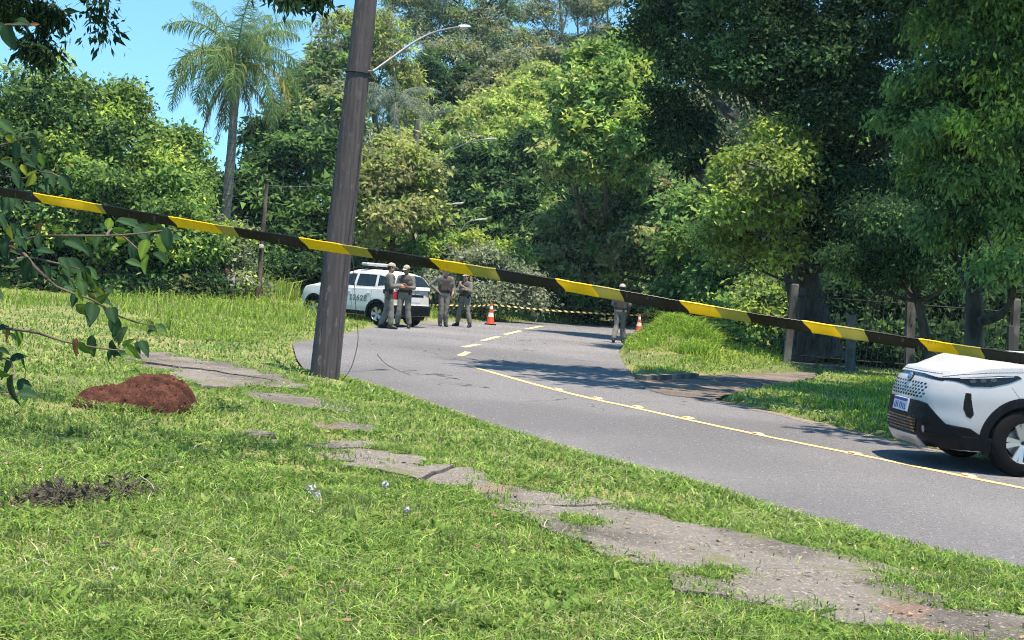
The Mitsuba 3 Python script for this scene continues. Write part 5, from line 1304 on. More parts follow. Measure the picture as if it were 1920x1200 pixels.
def person(label, at, face_deg, pose, height=1.76, skin='m_skin_tan', cap='m_cap', vest=True, group=None, extra=None, bag=None, shirtm='m_shirt', trm='m_trousers', head_yaw=0, head_pitch=0):
    """face_deg: where the figure faces, in degrees from +x. Local axes: x to its right, y ahead, z up; metres for a height of 1.76."""
    s = height / 1.76
    J = dict(pel=(0, 0, .95), chest=(0, .0, 1.30), neck=(0, .0, 1.47), head=(0, .025, 1.625),
             hipR=(.09, 0, .92), hipL=(-.09, 0, .92), kneeR=(.11, .03, .50), kneeL=(-.11, .03, .50), ankR=(.12, -.01, .09), ankL=(-.12, -.01, .09), toeR=(.14, .15, .035), toeL=(-.14, .15, .035),
             shR=(.19, 0, 1.42), shL=(-.19, 0, 1.42), elR=(.25, -.02, 1.13), elL=(-.25, -.02, 1.13), wrR=(.24, .10, .90), wrL=(-.24, .10, .90))
    J.update(pose); J = {k: A(v, float) for k, v in J.items()}
    rz = math.radians(face_deg - 90)
    def put(m):
        v, f = tm(m) if not isinstance(m, tuple) else m
        return place((v * s, f), rz, at)
    t = thing('person', label, 'person', group)
    R = math.radians(head_yaw)
    def hd(v):  # head axes
        v = A(v, float); cp, sp = math.cos(math.radians(head_pitch)), math.sin(math.radians(head_pitch))
        v = A([v[0], v[1] * cp - v[2] * sp, v[1] * sp + v[2] * cp])
        return J['head'] + A([v[0] * math.cos(R) - v[1] * math.sin(R), v[0] * math.sin(R) + v[1] * math.cos(R), v[2]])
    spine = J['chest'] - J['pel']
    def torso(g):
        return [hull(ball(J['pel'] + [.08, 0, .0], .105 + g), ball(J['pel'] + [-.08, 0, 0], .105 + g), ball(J['pel'] + spine * .4 + [.075, 0, 0], .095 + g), ball(J['pel'] + spine * .4 + [-.075, 0, 0], .095 + g)),
                hull(ball(J['pel'] + spine * .4 + [.075, 0, 0], .095 + g), ball(J['pel'] + spine * .4 + [-.075, 0, 0], .095 + g), ball(J['chest'] + [.10, .01, 0], .115 + g), ball(J['chest'] + [-.10, .01, 0], .115 + g)),
                hull(ball(J['chest'] + [.10, .01, 0], .115 + g), ball(J['chest'] + [-.10, .01, 0], .115 + g), ball(J['shR'] * .86 + J['chest'] * .14, .062 + g), ball(J['shL'] * .86 + J['chest'] * .14, .062 + g), ball(J['neck'] - [0, 0, .03], .06 + g))]
    def arm(sd, g, full=True):
        o = [bone(J['sh' + sd], .056 + g, J['el' + sd], .042 + g)]
        w = J['wr' + sd] if full else J['el' + sd] * .62 + J['wr' + sd] * .38
        return o + [bone(J['el' + sd], .042 + g, w, (.028 if full else .036) + g)]
    def leg(sd, g, flare=0):
        return [bone(J['hip' + sd], .088 + g, J['knee' + sd], .058 + g), bone(J['knee' + sd], .056 + g, J['knee' + sd] * .6 + J['ank' + sd] * .4, .056 + g + flare), bone(J['knee' + sd] * .6 + J['ank' + sd] * .4, .056 + g + flare, J['ank' + sd] + [0, 0, .06], .042 + g + flare)]
    # one continuous body
    b = torso(0) + arm('R', 0) + arm('L', 0) + leg('R', 0) + leg('L', 0) + [bone(J['neck'] - [0, 0, .06], .055, hd((0, -.01, -.06)), .052)]
    for sd in 'RL': b += [bone(J['ank' + sd], .04, J['toe' + sd], .03)]
    body = soft(b, .045, 5)
    hb = [ball(hd((0, -.012, .035)), .098, (.80, 1.0, .95)), hull(ball(hd((0, .035, -.045)), .058), ball(hd((0, .05, -.085)), .032), ball(hd((0, .04, .03)), .065), ball(hd((.03, .02, -.05)), .045), ball(hd((-.03, .02, -.05)), .045))]
    head = soft(hb, .02, 4)
    feat = [bone(hd((0, .088, .02)), .009, hd((0, .108, -.022)), .013, 8), ball(hd((.078, -.005, .0)), .03, (.35, .6, 1), 10), ball(hd((-.078, -.005, .0)), .03, (.35, .6, 1), 10),
            hull(ball(hd((.02, .085, -.058)), .008, seg=8), ball(hd((-.02, .085, -.058)), .008, seg=8))]
    hands = []
    for sd, sg in (('R', 1), ('L', -1)):
        fd = unit(J['wr' + sd] - J['el' + sd]); hdir = unit(A(pose.get('hd' + sd, fd), float))
        pn = A(pose.get('pn' + sd, (-sg * .8, .2, -.3)), float)
        hands += hand(J['wr' + sd], hdir, pn, sg, 1.0, pose.get('curl', .5))
    whole = union([to_m3(body), to_m3(head)] + feat + hands)
    part(t, 'body', put(to_tm(whole)), skin, smooth=60)
    for sg in (-1, 1):
        part(t, 'eye', put(to_tm(ball(hd((.032 * sg, .080, .022)), .012, seg=10))), 'm_eye', smooth=True)
    # hair under the cap
    hr = ball(hd((0, -.02, .04)), .106, (.80, .98, .93)) - m3.Manifold.cube((.4, .4, .4), True).translate(tuple(hd((0, .24, -.02)))) - m3.Manifold.cube((.5, .5, .2), True).translate(tuple(hd((0, 0, -.15))))
    part(t, 'hair', put(to_tm(hr)), 'm_hair', smooth=50)
    if cap:
        dome = ball(hd((0, -.012, .062)), .112, (.86, 1.0, .82)) - m3.Manifold.cube((.5, .5, .2), True).translate(tuple(hd((0, 0, -.045))))
        brim = hull(ball(hd((.06, .07, .062)), .009, seg=8), ball(hd((-.06, .07, .062)), .009, seg=8), ball(hd((.045, .165, .045)), .007, seg=8), ball(hd((-.045, .165, .045)), .007, seg=8))
        part(t, 'cap', put(to_tm(dome + brim)), cap, smooth=50)
    # clothes
    sh = torso(.014) + arm('R', .015, pose.get('sleeveR', True)) + arm('L', .015, pose.get('sleeveL', True))
    shm = soft(sh, .036, 5)
    vv = A(shm.vertices); vv += (meshkit.fbm(vv * 14, 3, 3)[:, None] - .5) * .018 * A(shm.vertex_normals); shm.vertices = vv
    part(t, 'shirt', put(shm), shirtm, smooth=60)
    tr_ = leg('R', .018, .012) + leg('L', .018, .012) + [hull(ball(J['pel'] + [.08, 0, -.02], .118), ball(J['pel'] + [-.08, 0, -.02], .118), ball(J['hipR'], .105), ball(J['hipL'], .105), ball(J['pel'] + [.075, 0, .06], .110), ball(J['pel'] + [-.075, 0, .06], .110))]
    trm_ = soft(tr_, .036, 5)
    vv = A(trm_.vertices); vv += (meshkit.fbm(vv * [10, 10, 16], 3, 5)[:, None] - .5) * .024 * A(trm_.vertex_normals); trm_.vertices = vv
    part(t, 'trousers', put(trm_), trm, smooth=60)
    if vest:
        ve = hull(ball(J['pel'] + spine * .35 + [.08, 0, 0], .118), ball(J['pel'] + spine * .35 + [-.08, 0, 0], .118), ball(J['chest'] + [.085, .01, .05], .138), ball(J['chest'] + [-.085, .01, .05], .138), ball(J['neck'] + [.05, 0, -.05], .07), ball(J['neck'] + [-.05, 0, -.05], .07))
        ps = [ve.refine_to_length(.04)]
        for dx in (-.09, .0, .09): ps.append(tb_box(J['pel'] + spine * .55 + [dx, .135, 0], (.075, .05, .12)))
        part(t, 'vest', put(to_tm(union(ps))), 'm_vest', 'dark protective vest with pouches', smooth=50)
    bl = hull(*[ball(J['pel'] + [.078 * g, 0, .075 + dz], .126, seg=18) for g in (-1, 1) for dz in (-.004, .004)])
    bl = bl ^ m3.Manifold.cube((1, 1, .055), True).translate(tuple(J['pel'] + [0, 0, .08]))
    ps = [bl]
    for px_, py_ in ((.17, .06), (-.16, .07), (.10, -.13)): ps.append(tb_box(J['pel'] + [px_, py_, .05], (.06, .06, .12)))
    ps.append(tb_box(J['pel'] + [.215, -.01, -.06], (.05, .10, .22)))
    part(t, 'belt', put(to_tm(union(ps))), 'm_belt', smooth=40)
    for sd in 'RL':
        a_, k_ = J['ank' + sd], J['knee' + sd]
        bt = [bone(a_ * .55 + k_ * .45 - [0, 0, .03], .056, a_, .056), hull(ball(a_ - [0, .05, .035], .045), ball(a_ - [0, 0, .02], .05), ball(J['toe' + sd], .044, (1.05, 1, .8)), ball(J['toe' + sd] - (J['toe' + sd] - a_) * A([.4, .4, 0]) + [0, 0, .02], .05))]
        part(t, 'boot', put(soft(bt, .03, 2)), 'm_boot', smooth=50)
    if extra:
        for nm, mesh, mm in extra(J): part(t, nm, put(mesh), mm, smooth=30)
    return t
def tb_box(c, size):
    return m3.Manifold.cube(tuple(size), True).translate(tuple(map(float, c)))
def at_px(px, py): p = G(px, py); return (p[0], p[1], 0.0)
OFF = 'uniformed officers on the far road'
person('officer in grey uniform and beige cap, leftmost of the four, side-on with forearms raised', at_px(724, 616), 8, dict(
    elR=(.24, .04, 1.14), elL=(-.24, .06, 1.14), wrR=(.12, .29, 1.17), wrL=(-.10, .33, 1.20), hdR=(-.5, .7, .2), hdL=(.4, .8, .15), kneeR=(.10, .10, .51), kneeL=(-.11, -.02, .50), ankR=(.11, .10, .09), ankL=(-.12, -.14, .09), toeR=(.13, .26, .035), toeL=(-.15, .02, .035)), 1.80, group=OFF, head_pitch=-12)
fold_ = lambda J: [('folder', (lambda b: to_tm(b))(m3.Manifold.cube((.34, .24, .03), True).rotate((20, 0, 0)).translate((0.0, .36, 1.17))), 'm_folder')]
fk = person('officer with bare forearms holding a brown folder in front of the tailgate', at_px(755, 615), 250, dict(
    elR=(.27, .03, 1.14), elL=(-.27, .03, 1.14), wrR=(.12, .28, 1.15), wrL=(-.12, .28, 1.15), hdR=(-.7, .6, .0), hdL=(.7, .6, .0), sleeveR=False, sleeveL=False, kneeR=(.12, .08, .5), kneeL=(-.12, .0, .5), ankR=(.16, .02, .09), ankL=(-.16, -.05, .09), toeR=(.2, .17, .035), toeL=(-.22, .1, .035)), 1.78, skin='m_skin_brown', group=OFF, extra=None, head_pitch=-14)
person('officer with one hand on the hip, third of the four standing officers', at_px(829, 612), 282, dict(
    elR=(.40, -.10, 1.20), wrR=(.21, .06, 1.02), hdR=(-.5, .5, -.6), elL=(-.27, -.03, 1.13), wrL=(-.22, .14, .98), sleeveR=True, sleeveL=False, kneeR=(.07, .03, .5), kneeL=(-.08, .03, .5), ankR=(.07, -.02, .09), ankL=(-.09, .0, .09), toeR=(.08, .15, .035), toeL=(-.11, .15, .035)), 1.84, skin='m_skin_tan', group=OFF)
person('officer with legs apart and arms crossed, nearest the cone of the four', at_px(868, 613), 236, dict(
    elR=(.27, .08, 1.16), elL=(-.27, .08, 1.16), wrR=(-.08, .24, 1.22), wrL=(.04, .22, 1.34), hdR=(-.9, .1, .1), hdL=(.3, -.1, .9), kneeR=(.17, .04, .5), kneeL=(-.17, .02, .5), ankR=(.25, -.02, .09), ankL=(-.25, -.02, .09), toeR=(.30, .14, .035), toeL=(-.31, .14, .035)), 1.70, skin='m_skin_tan', group=OFF, cap='m_cap')
person('lone officer walking away near the right verge, in a pale cap', at_px(1159, 643), 82, dict(
    elR=(.26, -.02, 1.14), elL=(-.24, .02, 1.15), wrR=(.22, .12, .98), wrL=(-.14, .22, 1.06), kneeR=(.10, .10, .51), kneeL=(-.09, -.02, .50), ankR=(.12, .12, .09), ankL=(-.13, -.22, .11), toeR=(.13, .27, .035), toeL=(-.14, -.08, .035)), 1.72, skin='m_skin_brown', cap='m_palecap', group=OFF)
# someone crouching in the weeds under the palm
plain('m_paleshirt', (.22, .22, .22), .85)
cp = W(424, 560, 45.5)
person('person in a pale grey top crouching in the weeds at the foot of the palm', (cp[0], cp[1], float(gz(A([cp[0]]), A([cp[1]]))[0])), 262, dict(
    pel=(0, -.12, .42), chest=(0, .03, .74), neck=(0, .07, .90), head=(0, .12, 1.05), hipR=(.10, -.12, .42), hipL=(-.10, -.12, .42), kneeR=(.20, .26, .52), kneeL=(-.20, .24, .50), ankR=(.17, -.02, .09), ankL=(-.17, -.02, .09), toeR=(.2, .15, .035), toeL=(-.2, .15, .035),
    shR=(.19, .05, .86), shL=(-.19, .05, .86), elR=(.25, .20, .60), elL=(-.26, .20, .60), wrR=(.06, .40, .58), wrL=(-.06, .40, .58), hdR=(-.7, .5, 0), hdL=(.7, .5, 0)), 1.72, skin='m_skin_brown', cap=None, vest=False, shirtm='m_paleshirt', trm='m_vest')
# the brown folder is carried: a thing of its own
pf = at_px(755, 615)
fm = to_tm(m3.Manifold.cube((.36, .23, .025), True).rotate((-25, 0, 0)).translate((0, .385, 1.175)))
single('folder', place(tm(fm), math.radians(250 - 90), pf), 'm_folder', 'reddish brown folder in the hands of the second officer', 'folder')
# ------------------------------------------------------------------ cars
def carpaint(key, c):
    scene[key] = {'type': 'twosided', 'bsdf': {'type': 'principled', 'base_color': rgb(*c), 'roughness': .28, 'specular': .5, 'clearcoat': 1.0, 'clearcoat_gloss': .97}}
carpaint('m_carwhite', (.45, .465, .48))
carpaint('m_copwhite', (.56, .58, .58))
plain('m_carglass', (.012, .016, .016), .04, specular=.7)
plain('m_cladding', (.006, .0075, .011), .5, specular=.14)
plain('m_gloss', (.008, .008, .009), .12)
plain('m_chrome', (.75, .76, .78), .12, metallic=1.0)
plain('m_silverpaint', (.50, .51, .52), .32, metallic=.6)
plain('m_drl', (.40, .45, .50), .25)
plain('m_lampdark', (.05, .055, .06), .2)
plain('m_redlens', (.35, .012, .012), .12)
plain('m_plate', (.55, .60, .68), .4)
plain('m_plateblue', (.02, .05, .28), .4)
plain('m_emblem', (.10, .24, .50), .2)
plain('m_seam', (.03, .032, .035), .6)
plain('m_well', (.008, .008, .009), .9)
plain('m_rimdark', (.02, .02, .022), .3)
plain('m_discmetal', (.35, .35, .36), .4, metallic=.8)
plain('m_mark', (.10, .14, .13), .5)
class Car:
    """A body from level curves: plan(v) with v the arc length from the middle of the nose, z from the sill to the shoulder line."""
    def __init__(s, key, M, plan, fprof, rprof, sprof, zs, z0, roof, wheels, arch_r, cowl, wr):
        s.key, s.M = key, M
        p = A(plan, float)
        L = np.r_[0, np.cumsum(np.linalg.norm(np.diff(p, axis=0), axis=1))]
        s.L = L[-1]; s.pc = PchipInterpolator(L, p)
        s.fp, s.rp, s.sp, s.zsf, s.z0f = [PchipInterpolator(*zip(*q)) for q in (fprof, rprof, sprof, zs, z0)]
        s.xf, s.xr = plan[0][0], plan[-1][0]
        s.roof = PchipInterpolator(*zip(*roof)[:0]) if False else PchipInterpolator(*[A(q) for q in zip(*sorted(roof))])
        s.rx = (min(q[0] for q in roof), max(q[0] for q in roof))
        s.wheels, s.ar, s.cowl, s.wr = wheels, arch_r, cowl, wr
    def xy(s, v): return s.pc(np.clip(v, 0, s.L))
    def zr(s, v):
        x = s.xy(v)[..., 0]
        return s.z0f(x), s.zsf(x)
    def pt(s, v, z, sg=1, off=0.0):
        v, z = np.broadcast_arrays(np.asarray(v, float), np.asarray(z, float))
        def base(v, z):
            q = s.xy(v); x, y = q[..., 0].copy(), q[..., 1].copy()
            wf = sstep(s.xf - .75, s.xf - .1, x); wb = sstep(s.xr + .6, s.xr + .08, x)
            return np.stack([x + s.fp(z) * wf - s.rp(z) * wb, y * s.sp(z), z], -1)
        p = base(v, z)
        if np.any(off):
            e = 4e-3
            dv = base(v + e, z) - base(v - e, z); dz = base(v, z + e) - base(v, z - e)
            n = unit(np.cross(dv, dz)); 
            n *= np.sign((n * np.stack([np.where(v < .5, 1, np.where(v > s.L - .5, -1, 0)), np.where((v >= .5) & (v <= s.L - .5), 1.0, .2), 0 * v], -1)).sum(-1, keepdims=True) + 1e-9)
            p = p + n * np.asarray(off)[..., None]
        return p * A([1, sg, 1])
    def put(s, m):
        v, f = m
        return v @ s.M[:3, :3].T + s.M[:3, 3], f
    def add(s, name, mesh, mat, parent=None, label=None, smooth=35, **k):
        return part(parent or s.key, name, s.put(mesh), mat, label, smooth=smooth, **k)
    def shell(s, nv=200, nt=32):
        out = []
        for sg in (1, -1):
            v = np.linspace(0, s.L, nv); t = np.linspace(0, 1, nt)
            V, Tt = np.meshgrid(v, t, indexing='ij')
            z0, zs = s.zr(V)
            Z = z0 + (zs - z0) * Tt
            P = s.pt(V, Z, sg)
            i, j = np.meshgrid(np.arange(nv - 1), np.arange(nt - 1), indexing='ij')
            q = np.stack([i * nt + j, (i + 1) * nt + j, (i + 1) * nt + j + 1, i * nt + j + 1], -1).reshape(-1, 4)
            Pf = P.reshape(-1, 3)
            c = Pf[q].mean(1)
            keep = np.ones(len(q), bool)
            for wx, wz in s.wheels: keep &= ~(((c[:, 0] - wx) ** 2 + (c[:, 2] - wz) ** 2 < s.ar ** 2) & (np.abs(c[:, 1]) > .6))
            q = q[keep]
            out.append((Pf, q if sg == 1 else q[:, ::-1]))
        # the deck: bonnet and everything under the glasshouse
        for sg in (1, -1):
            v = np.linspace(0, s.L, nv); z = s.zr(v)[1]
            S = s.pt(v, z, sg); r = np.linspace(1, 0, 16)
            x, y = S[:, 0], S[:, 1]
            cr = s.crown(x)
            P = np.stack([x[:, None] + 0 * r, y[:, None] * r, z[:, None] + cr[:, None] * (1 - r[None] ** 2.2) + s.crease(x[:, None], y[:, None] * r)], -1)
            i, j = np.meshgrid(np.arange(nv - 1), np.arange(15), indexing='ij')
            q = np.stack([i * 16 + j, (i + 1) * 16 + j, (i + 1) * 16 + j + 1, i * 16 + j + 1], -1).reshape(-1, 4)
            out.append((P.reshape(-1, 3), q if sg == 1 else q[:, ::-1]))
        v, f = cat(out)
        m = trimesh.Trimesh(v, f, process=True); m.merge_vertices(digits_vertex=5)
        s.add('body', tm(m), s.paint, smooth=38)
    def crown(s, x): return .11 * sstep(s.xf - .12, s.xf - .75, x) * 1.0 * sstep(s.xr + .0, s.xr + .5, x)
    def crease(s, x, y): return .012 * np.exp(-((np.abs(y) - .47 - .1 * (s.xf - x)) / .05) ** 2) * sstep(s.xf - .2, s.xf - .5, x) * sstep(s.cowl - .1, s.cowl + .3, x)
    def gp(s, x, q, sg=1, off=0):
        """glasshouse: q 0 at the belt, .5 at the roof edge, 1 in the middle of the roof"""
        x, q = np.broadcast_arrays(np.asarray(x, float), np.asarray(q, float))
        def base(x, q):
            zs = s.zsf(np.clip(x, s.xr, s.xf)) ; zr = np.maximum(s.roof(x), zs + .002)
            vv = np.interp(-x, -s.xy(np.linspace(0, s.L, 400))[:, 0], np.linspace(0, s.L, 400))
            wb = s.pt(vv, zs)[..., 1] * .965
            k = np.clip((zr - zs) / .5, 0, 1)
            wr = wb + (np.minimum(s.wr, wb) - wb) * k
            zedge = zs + (zr - zs) * .86
            a = np.clip(q / .5, 0, 1); b = np.clip((q - .5) / .5, 0, 1)
            y = (wb + (wr - wb) * a ** 1.15) * (1 - b)
            z = zs + (zedge - zs) * a + (zr - zedge) * (1 - (1 - b) ** 2.6)
            return np.stack([x, y, z], -1)
        p = base(x, q)
        if off:
            e = 4e-3
            n = unit(np.cross(base(x + e, q) - base(x - e, q), base(x, np.clip(q + e, 0, 1)) - base(x, np.clip(q - e, 0, 1))))
            n *= np.sign(n[..., 2:3] + n[..., 1:2] * .5 + 1e-9)
            p = p + n * off
        return p * A([1, sg, 1])
    def glasshouse(s, n=70, m=24):
        x = np.linspace(s.rx[1], s.rx[0], n); q = np.linspace(0, 1, m); out = []
        X, Q = np.meshgrid(x, q, indexing='ij')
        for sg in (1, -1):
            i, j = np.meshgrid(np.arange(n - 1), np.arange(m - 1), indexing='ij')
            f = np.stack([i * m + j, (i + 1) * m + j, (i + 1) * m + j + 1, i * m + j + 1], -1).reshape(-1, 4)
            out.append((s.gp(X, Q, sg).reshape(-1, 3), f if sg == 1 else f[:, ::-1]))
        v, f = cat(out); mm = trimesh.Trimesh(v, f, process=True); mm.merge_vertices(digits_vertex=5)
        s.add('roof', tm(mm), s.paint, smooth=38)
    def patch(s, poly, fn, off=.004, size=.09, back=.012):
        """a polygon of the surface's own two coordinates, laid on it with a small thickness"""
        poly = Polygon(poly) if not hasattr(poly, 'geom_type') else poly
        m = trimesh.creation.extrude_polygon(poly, 1.0, engine='earcut')
        m = trimesh.Trimesh(A(m.vertices) * [1, 1, .02], m.faces).subdivide_to_size(size)
        v = A(m.vertices)
        top = v[:, 2] > .01
        P = fn(v[:, 0], v[:, 1], np.where(top, off, -back))
        return P, A(m.faces)
    def side_patch(s, poly, sg=1, **k): return s.patch(poly, lambda a, b, o: s.pt(a, b, sg, o), **k)
    def front_patch(s, poly, **k): return s.patch(poly, lambda a, b, o: np.where((a >= 0)[:, None], s.pt(np.abs(a), b, 1, o), s.pt(np.abs(a), b, -1, o)), **k)
    def rear_patch(s, poly, **k): return s.patch(poly, lambda a, b, o: np.where((a >= 0)[:, None], s.pt(s.L - np.abs(a), b, 1, o), s.pt(s.L - np.abs(a), b, -1, o)), **k)
    def glass_patch(s, poly, sg=1, **k):
        def fn(a, b, o):
            return np.where((o > 0)[:, None], s.gp(a, b, sg, .004), s.gp(a, b, sg, -.01))
        return s.patch(poly, fn, **k)
    def v_at_x(s, x):
        vv = np.linspace(0, s.L, 900); return float(np.interp(-x, -s.xy(vv)[:, 0], vv))
    def arches(s, w=.075, zlow=.2):
        for wx, wz in s.wheels:
            for sg in (1, -1):
                a = np.linspace(math.radians(-28), math.radians(208), 60)
                rows = []
                for rr, o in ((s.ar - .012, -.05), (s.ar - .012, .012), (s.ar + w * .5, .018), (s.ar + w, .012), (s.ar + w, -.02)):
                    x, z = wx + rr * np.cos(a), np.maximum(wz + rr * np.sin(a), zlow)
                    vv = np.array([s.v_at_x(q) for q in x])
                    rows.append(s.pt(vv, np.clip(z, *[np.minimum(z, 2), np.maximum(z, 0)]), sg, np.full(60, o)))
                P = A(rows); n = 60
                i, j = np.meshgrid(np.arange(4), np.arange(n - 1), indexing='ij')
                q = np.stack([i * n + j, i * n + j + 1, (i + 1) * n + j + 1, (i + 1) * n + j], -1).reshape(-1, 4)
                s.add('wheel_arch', (P.reshape(-1, 3), q), 'm_cladding')
                # dark inner arch
                aa = np.linspace(0, np.pi, 24); r0 = s.ar + .02
                yy = [s.pt(np.array([s.v_at_x(wx)]), np.array([.7]), sg)[0, 1] - sg * .02, sg * .45]
                Q = np.vstack([np.c_[wx + r0 * np.cos(aa), np.full(24, y), wz + r0 * np.sin(aa)] for y in yy])
                j = np.arange(23)
                s.add('inner_arch', (Q, np.stack([j, j + 1, j + 25, j + 24], 1)), 'm_well')
        b, f = cbox((abs(s.xf - s.xr) - .5, 1.3, .12), ((s.xf + s.xr) / 2, 0, .30), .03)
        s.add('underbody', (b, f), 'm_well')
    def wheel(s, wx, wz, yw, sg, steer=0, R=.345, style=5, rim='m_silverpaint'):
        w = .205
        prof = [(R * .60, -.5), (R * .66, -.52), (R * .80, -.52), (R * .93, -.47), (R * .99, -.36), (R, -.2), (R, .2), (R * .99, .36), (R * .93, .47), (R * .80, .52), (R * .66, .52), (R * .60, .5)]
        n = 40; a = np.arange(n) * 2 * np.pi / n
        def lathe(pr):
            v = np.vstack([np.c_[r * np.cos(a), np.full(n, y * w), r * np.sin(a)] for r, y in pr]); k = len(pr)
            i, j = np.meshgrid(np.arange(k - 1), np.arange(n), indexing='ij')
            return v, np.stack([i * n + j, i * n + (j + 1) % n, (i + 1) * n + (j + 1) % n, (i + 1) * n + j], -1).reshape(-1, 4)
        def pos(m):
            v, f = m; v = v * [1, sg, 1]
            c, d = math.cos(steer), math.sin(steer)
            v = v @ A([[c, d, 0], [-d, c, 0], [0, 0, 1]])
            return v + [wx, sg * yw, wz], f
        wk = s.add('wheel', pos(lathe([(.02, .30), (R * .14, .31), (R * .16, .26), (R * .17, .05), (.02, .04)])), rim)
        s.add('tyre', pos(lathe(prof)), 'm_rubber', wk)
        s.add('rim', pos(lathe([(R * .60, -.45), (R * .58, .1), (R * .57, .40), (R * .60, .49), (R * .645, .50), (R * .645, .44), (R * .61, .40)])), rim, wk)
        s.add('disc', pos(lathe([(.03, .0), (R * .42, .0), (R * .42, -.06), (.03, -.06)])), 'm_discmetal', wk)
        s.add('barrel', pos(lathe([(.02, -.2), (R * .58, -.2)])), 'm_rimdark', wk)
        for k in range(style):
            for dd in (-.15, .15):
                t = k * 2 * np.pi / style
                p0 = A([R * .12 * math.cos(t + dd), .30 * w, R * .12 * math.sin(t + dd)]); p1 = A([R * .60 * math.cos(t + dd * 1.1), .42 * w, R * .60 * math.sin(t + dd * 1.1)])
                d = unit(p1 - p0); sd = unit(np.cross(d, [0, 1.0, 0])); up = np.cross(sd, d)
                pts = [p + sd * a_ * ww + up * b_ * .012 for p, ww in ((p0, .020), (p1, .026)) for a_ in (-1, 1) for b_ in (-1, 1)]
                s.add('spoke', pos(tm(trimesh.Trimesh(A(pts)).convex_hull)), rim, wk)
def pose_matrix(origin, heading):
    M = np.eye(4); h = unit(A([heading[0], heading[1], 0.0])); M[:3, 0] = h; M[:3, 1] = [-h[1], h[0], 0]; M[:3, 2] = [0, 0, 1]; M[:3, 3] = origin
    return M

# --- the white car that stands across the road on the right
ck = thing('parked_car', 'white car with black lower bumper cut off by the right edge of the picture', 'car')
wfl = G(1907, 893)                               # where the nearer front wheel stands
hd_ = A([math.cos(math.radians(184)), math.sin(math.radians(184))])
lf = A([-hd_[1], hd_[0]])
org = A([wfl[0], wfl[1], 0]) - np.r_[lf * .79, 0]
car = Car(ck, pose_matrix(org, hd_),
    plan=[(.98, 0), (.975, .30), (.94, .52), (.80, .70), (.62, .82), (.32, .885), (-.1, .905), (-.9, .905), (-1.8, .905), (-2.5, .90), (-3.05, .87), (-3.38, .76), (-3.52, .5), (-3.55, 0)],
    fprof=[(0, -.16), (.2, -.10), (.34, -.02), (.5, .0), (.62, -.015), (.72, -.02), (.86, -.06), (.95, -.11), (1.02, -.17), (1.3, -.3)], rprof=[(0, -.1), (.3, -.03), (.5, 0), (.8, .03), (1.1, .08), (1.3, .1)],
    sprof=[(0, .93), (.25, .965), (.5, .995), (.75, 1.0), (.95, .975), (1.12, .94), (1.4, .9)],
    zs=[(-4, 1.16), (-3.3, 1.16), (-2.0, 1.155), (-.6, 1.15), (-.2, 1.14), (.3, 1.105), (.6, 1.065), (.82, 1.015), (1.2, 1.0)], z0=[(-4, .3), (-3.3, .28), (-2.6, .24), (0, .23), (.6, .22), (1.2, .22)],
    roof=[(-3.52, 1.12), (-3.35, 1.36), (-3.1, 1.56), (-2.6, 1.63), (-1.8, 1.66), (-1.3, 1.60), (-.9, 1.42), (-.42, 1.19), (-.36, 1.15)], wheels=[(0, .345), (-2.64, .345)], arch_r=.385, cowl=-.4, wr=.62)
car.paint = 'm_carwhite'
car.shell(); car.glasshouse(); car.arches()
for wx in (0, -2.64):
    for sg in (1, -1): car.wheel(wx, .345, .785, sg, 0.0 if wx else .10)
# front
fp = car.front_patch
low = [(-1.42, .36), (-1.18, .375), (-1.04, .455), (-.80, .475), (-.56, .66), (-.42, .675), (.42, .675), (.56, .66), (.80, .475), (1.04, .455), (1.18, .375), (1.42, .36), (1.42, .235), (.5, .222), (-.5, .222), (-1.42, .235)]
car.add('front_bumper', fp(low, off=.012), 'm_cladding', label='black lower bumper')
car.add('lower_grille', fp([(-.40, .35), (.40, .35), (.44, .49), (-.44, .49)], off=.020), 'm_gloss')
for k in range(4):
    z = .368 + k * .032
    car.add('grille_slat', fp([(-.41, z), (.41, z), (.41, z + .010), (-.41, z + .010)], off=.030, back=0), 'm_cladding')
car.add('skid_plate', fp([(-.50, .225), (.50, .225), (.44, .325), (-.44, .325)], off=.030), 'm_silverpaint', label='silver skid plate under the nose')
pl = car.add('number_plate', fp([(-.21, .535), (.21, .535), (.21, .675), (-.21, .675)], off=.034), 'm_plate', label='pale number plate with a blue strip')
car.add('blue_strip', fp([(-.20, .640), (.20, .640), (.20, .671), (-.20, .671)], off=.038), 'm_plateblue', pl)
rp_ = np.random.default_rng(3)
for k in range(7):
    x = -.165 + k * .048 + (.02 if k > 2 else 0)
    g = rp_.integers(0, 3)
    car.add('character', fp([(x, .552), (x + .032, .552), (x + .032, .562), (x + .010, .562), (x + .010, .615), (x, .615)] if g else [(x, .552), (x + .011, .552), (x + .011, .625), (x, .625)], off=.038, back=0), 'm_plateblue', pl)
holes = []
for r_i in range(5):
    for c_i in range(13):
        x = -.53 + c_i * .078 + (.039 if r_i % 2 else 0); z = .708 + r_i * .034
        if abs(x) < .07 and z > .8: continue
        holes.append(fp([(x, z), (x + .040, z), (x + .050, z + .021), (x + .010, z + .021)], off=.003, back=.0, size=.2))
car.add('grille', cat(holes), 'm_gloss', label='white grille with rows of small slanted openings', stuff=True)
car.add('bonnet_strip', fp([(-.66, .905), (-.3, .925), (.3, .925), (.66, .905), (.66, .930), (.3, .955), (-.3, .955), (-.66, .930)], off=.006), 'm_gloss')
em = Point(0, .895).buffer(.062, 24)
eb = car.add('emblem', fp(shapely.affinity.scale(em, 1.0, .80), off=.014), 'm_gloss', label='oval emblem over the grille')
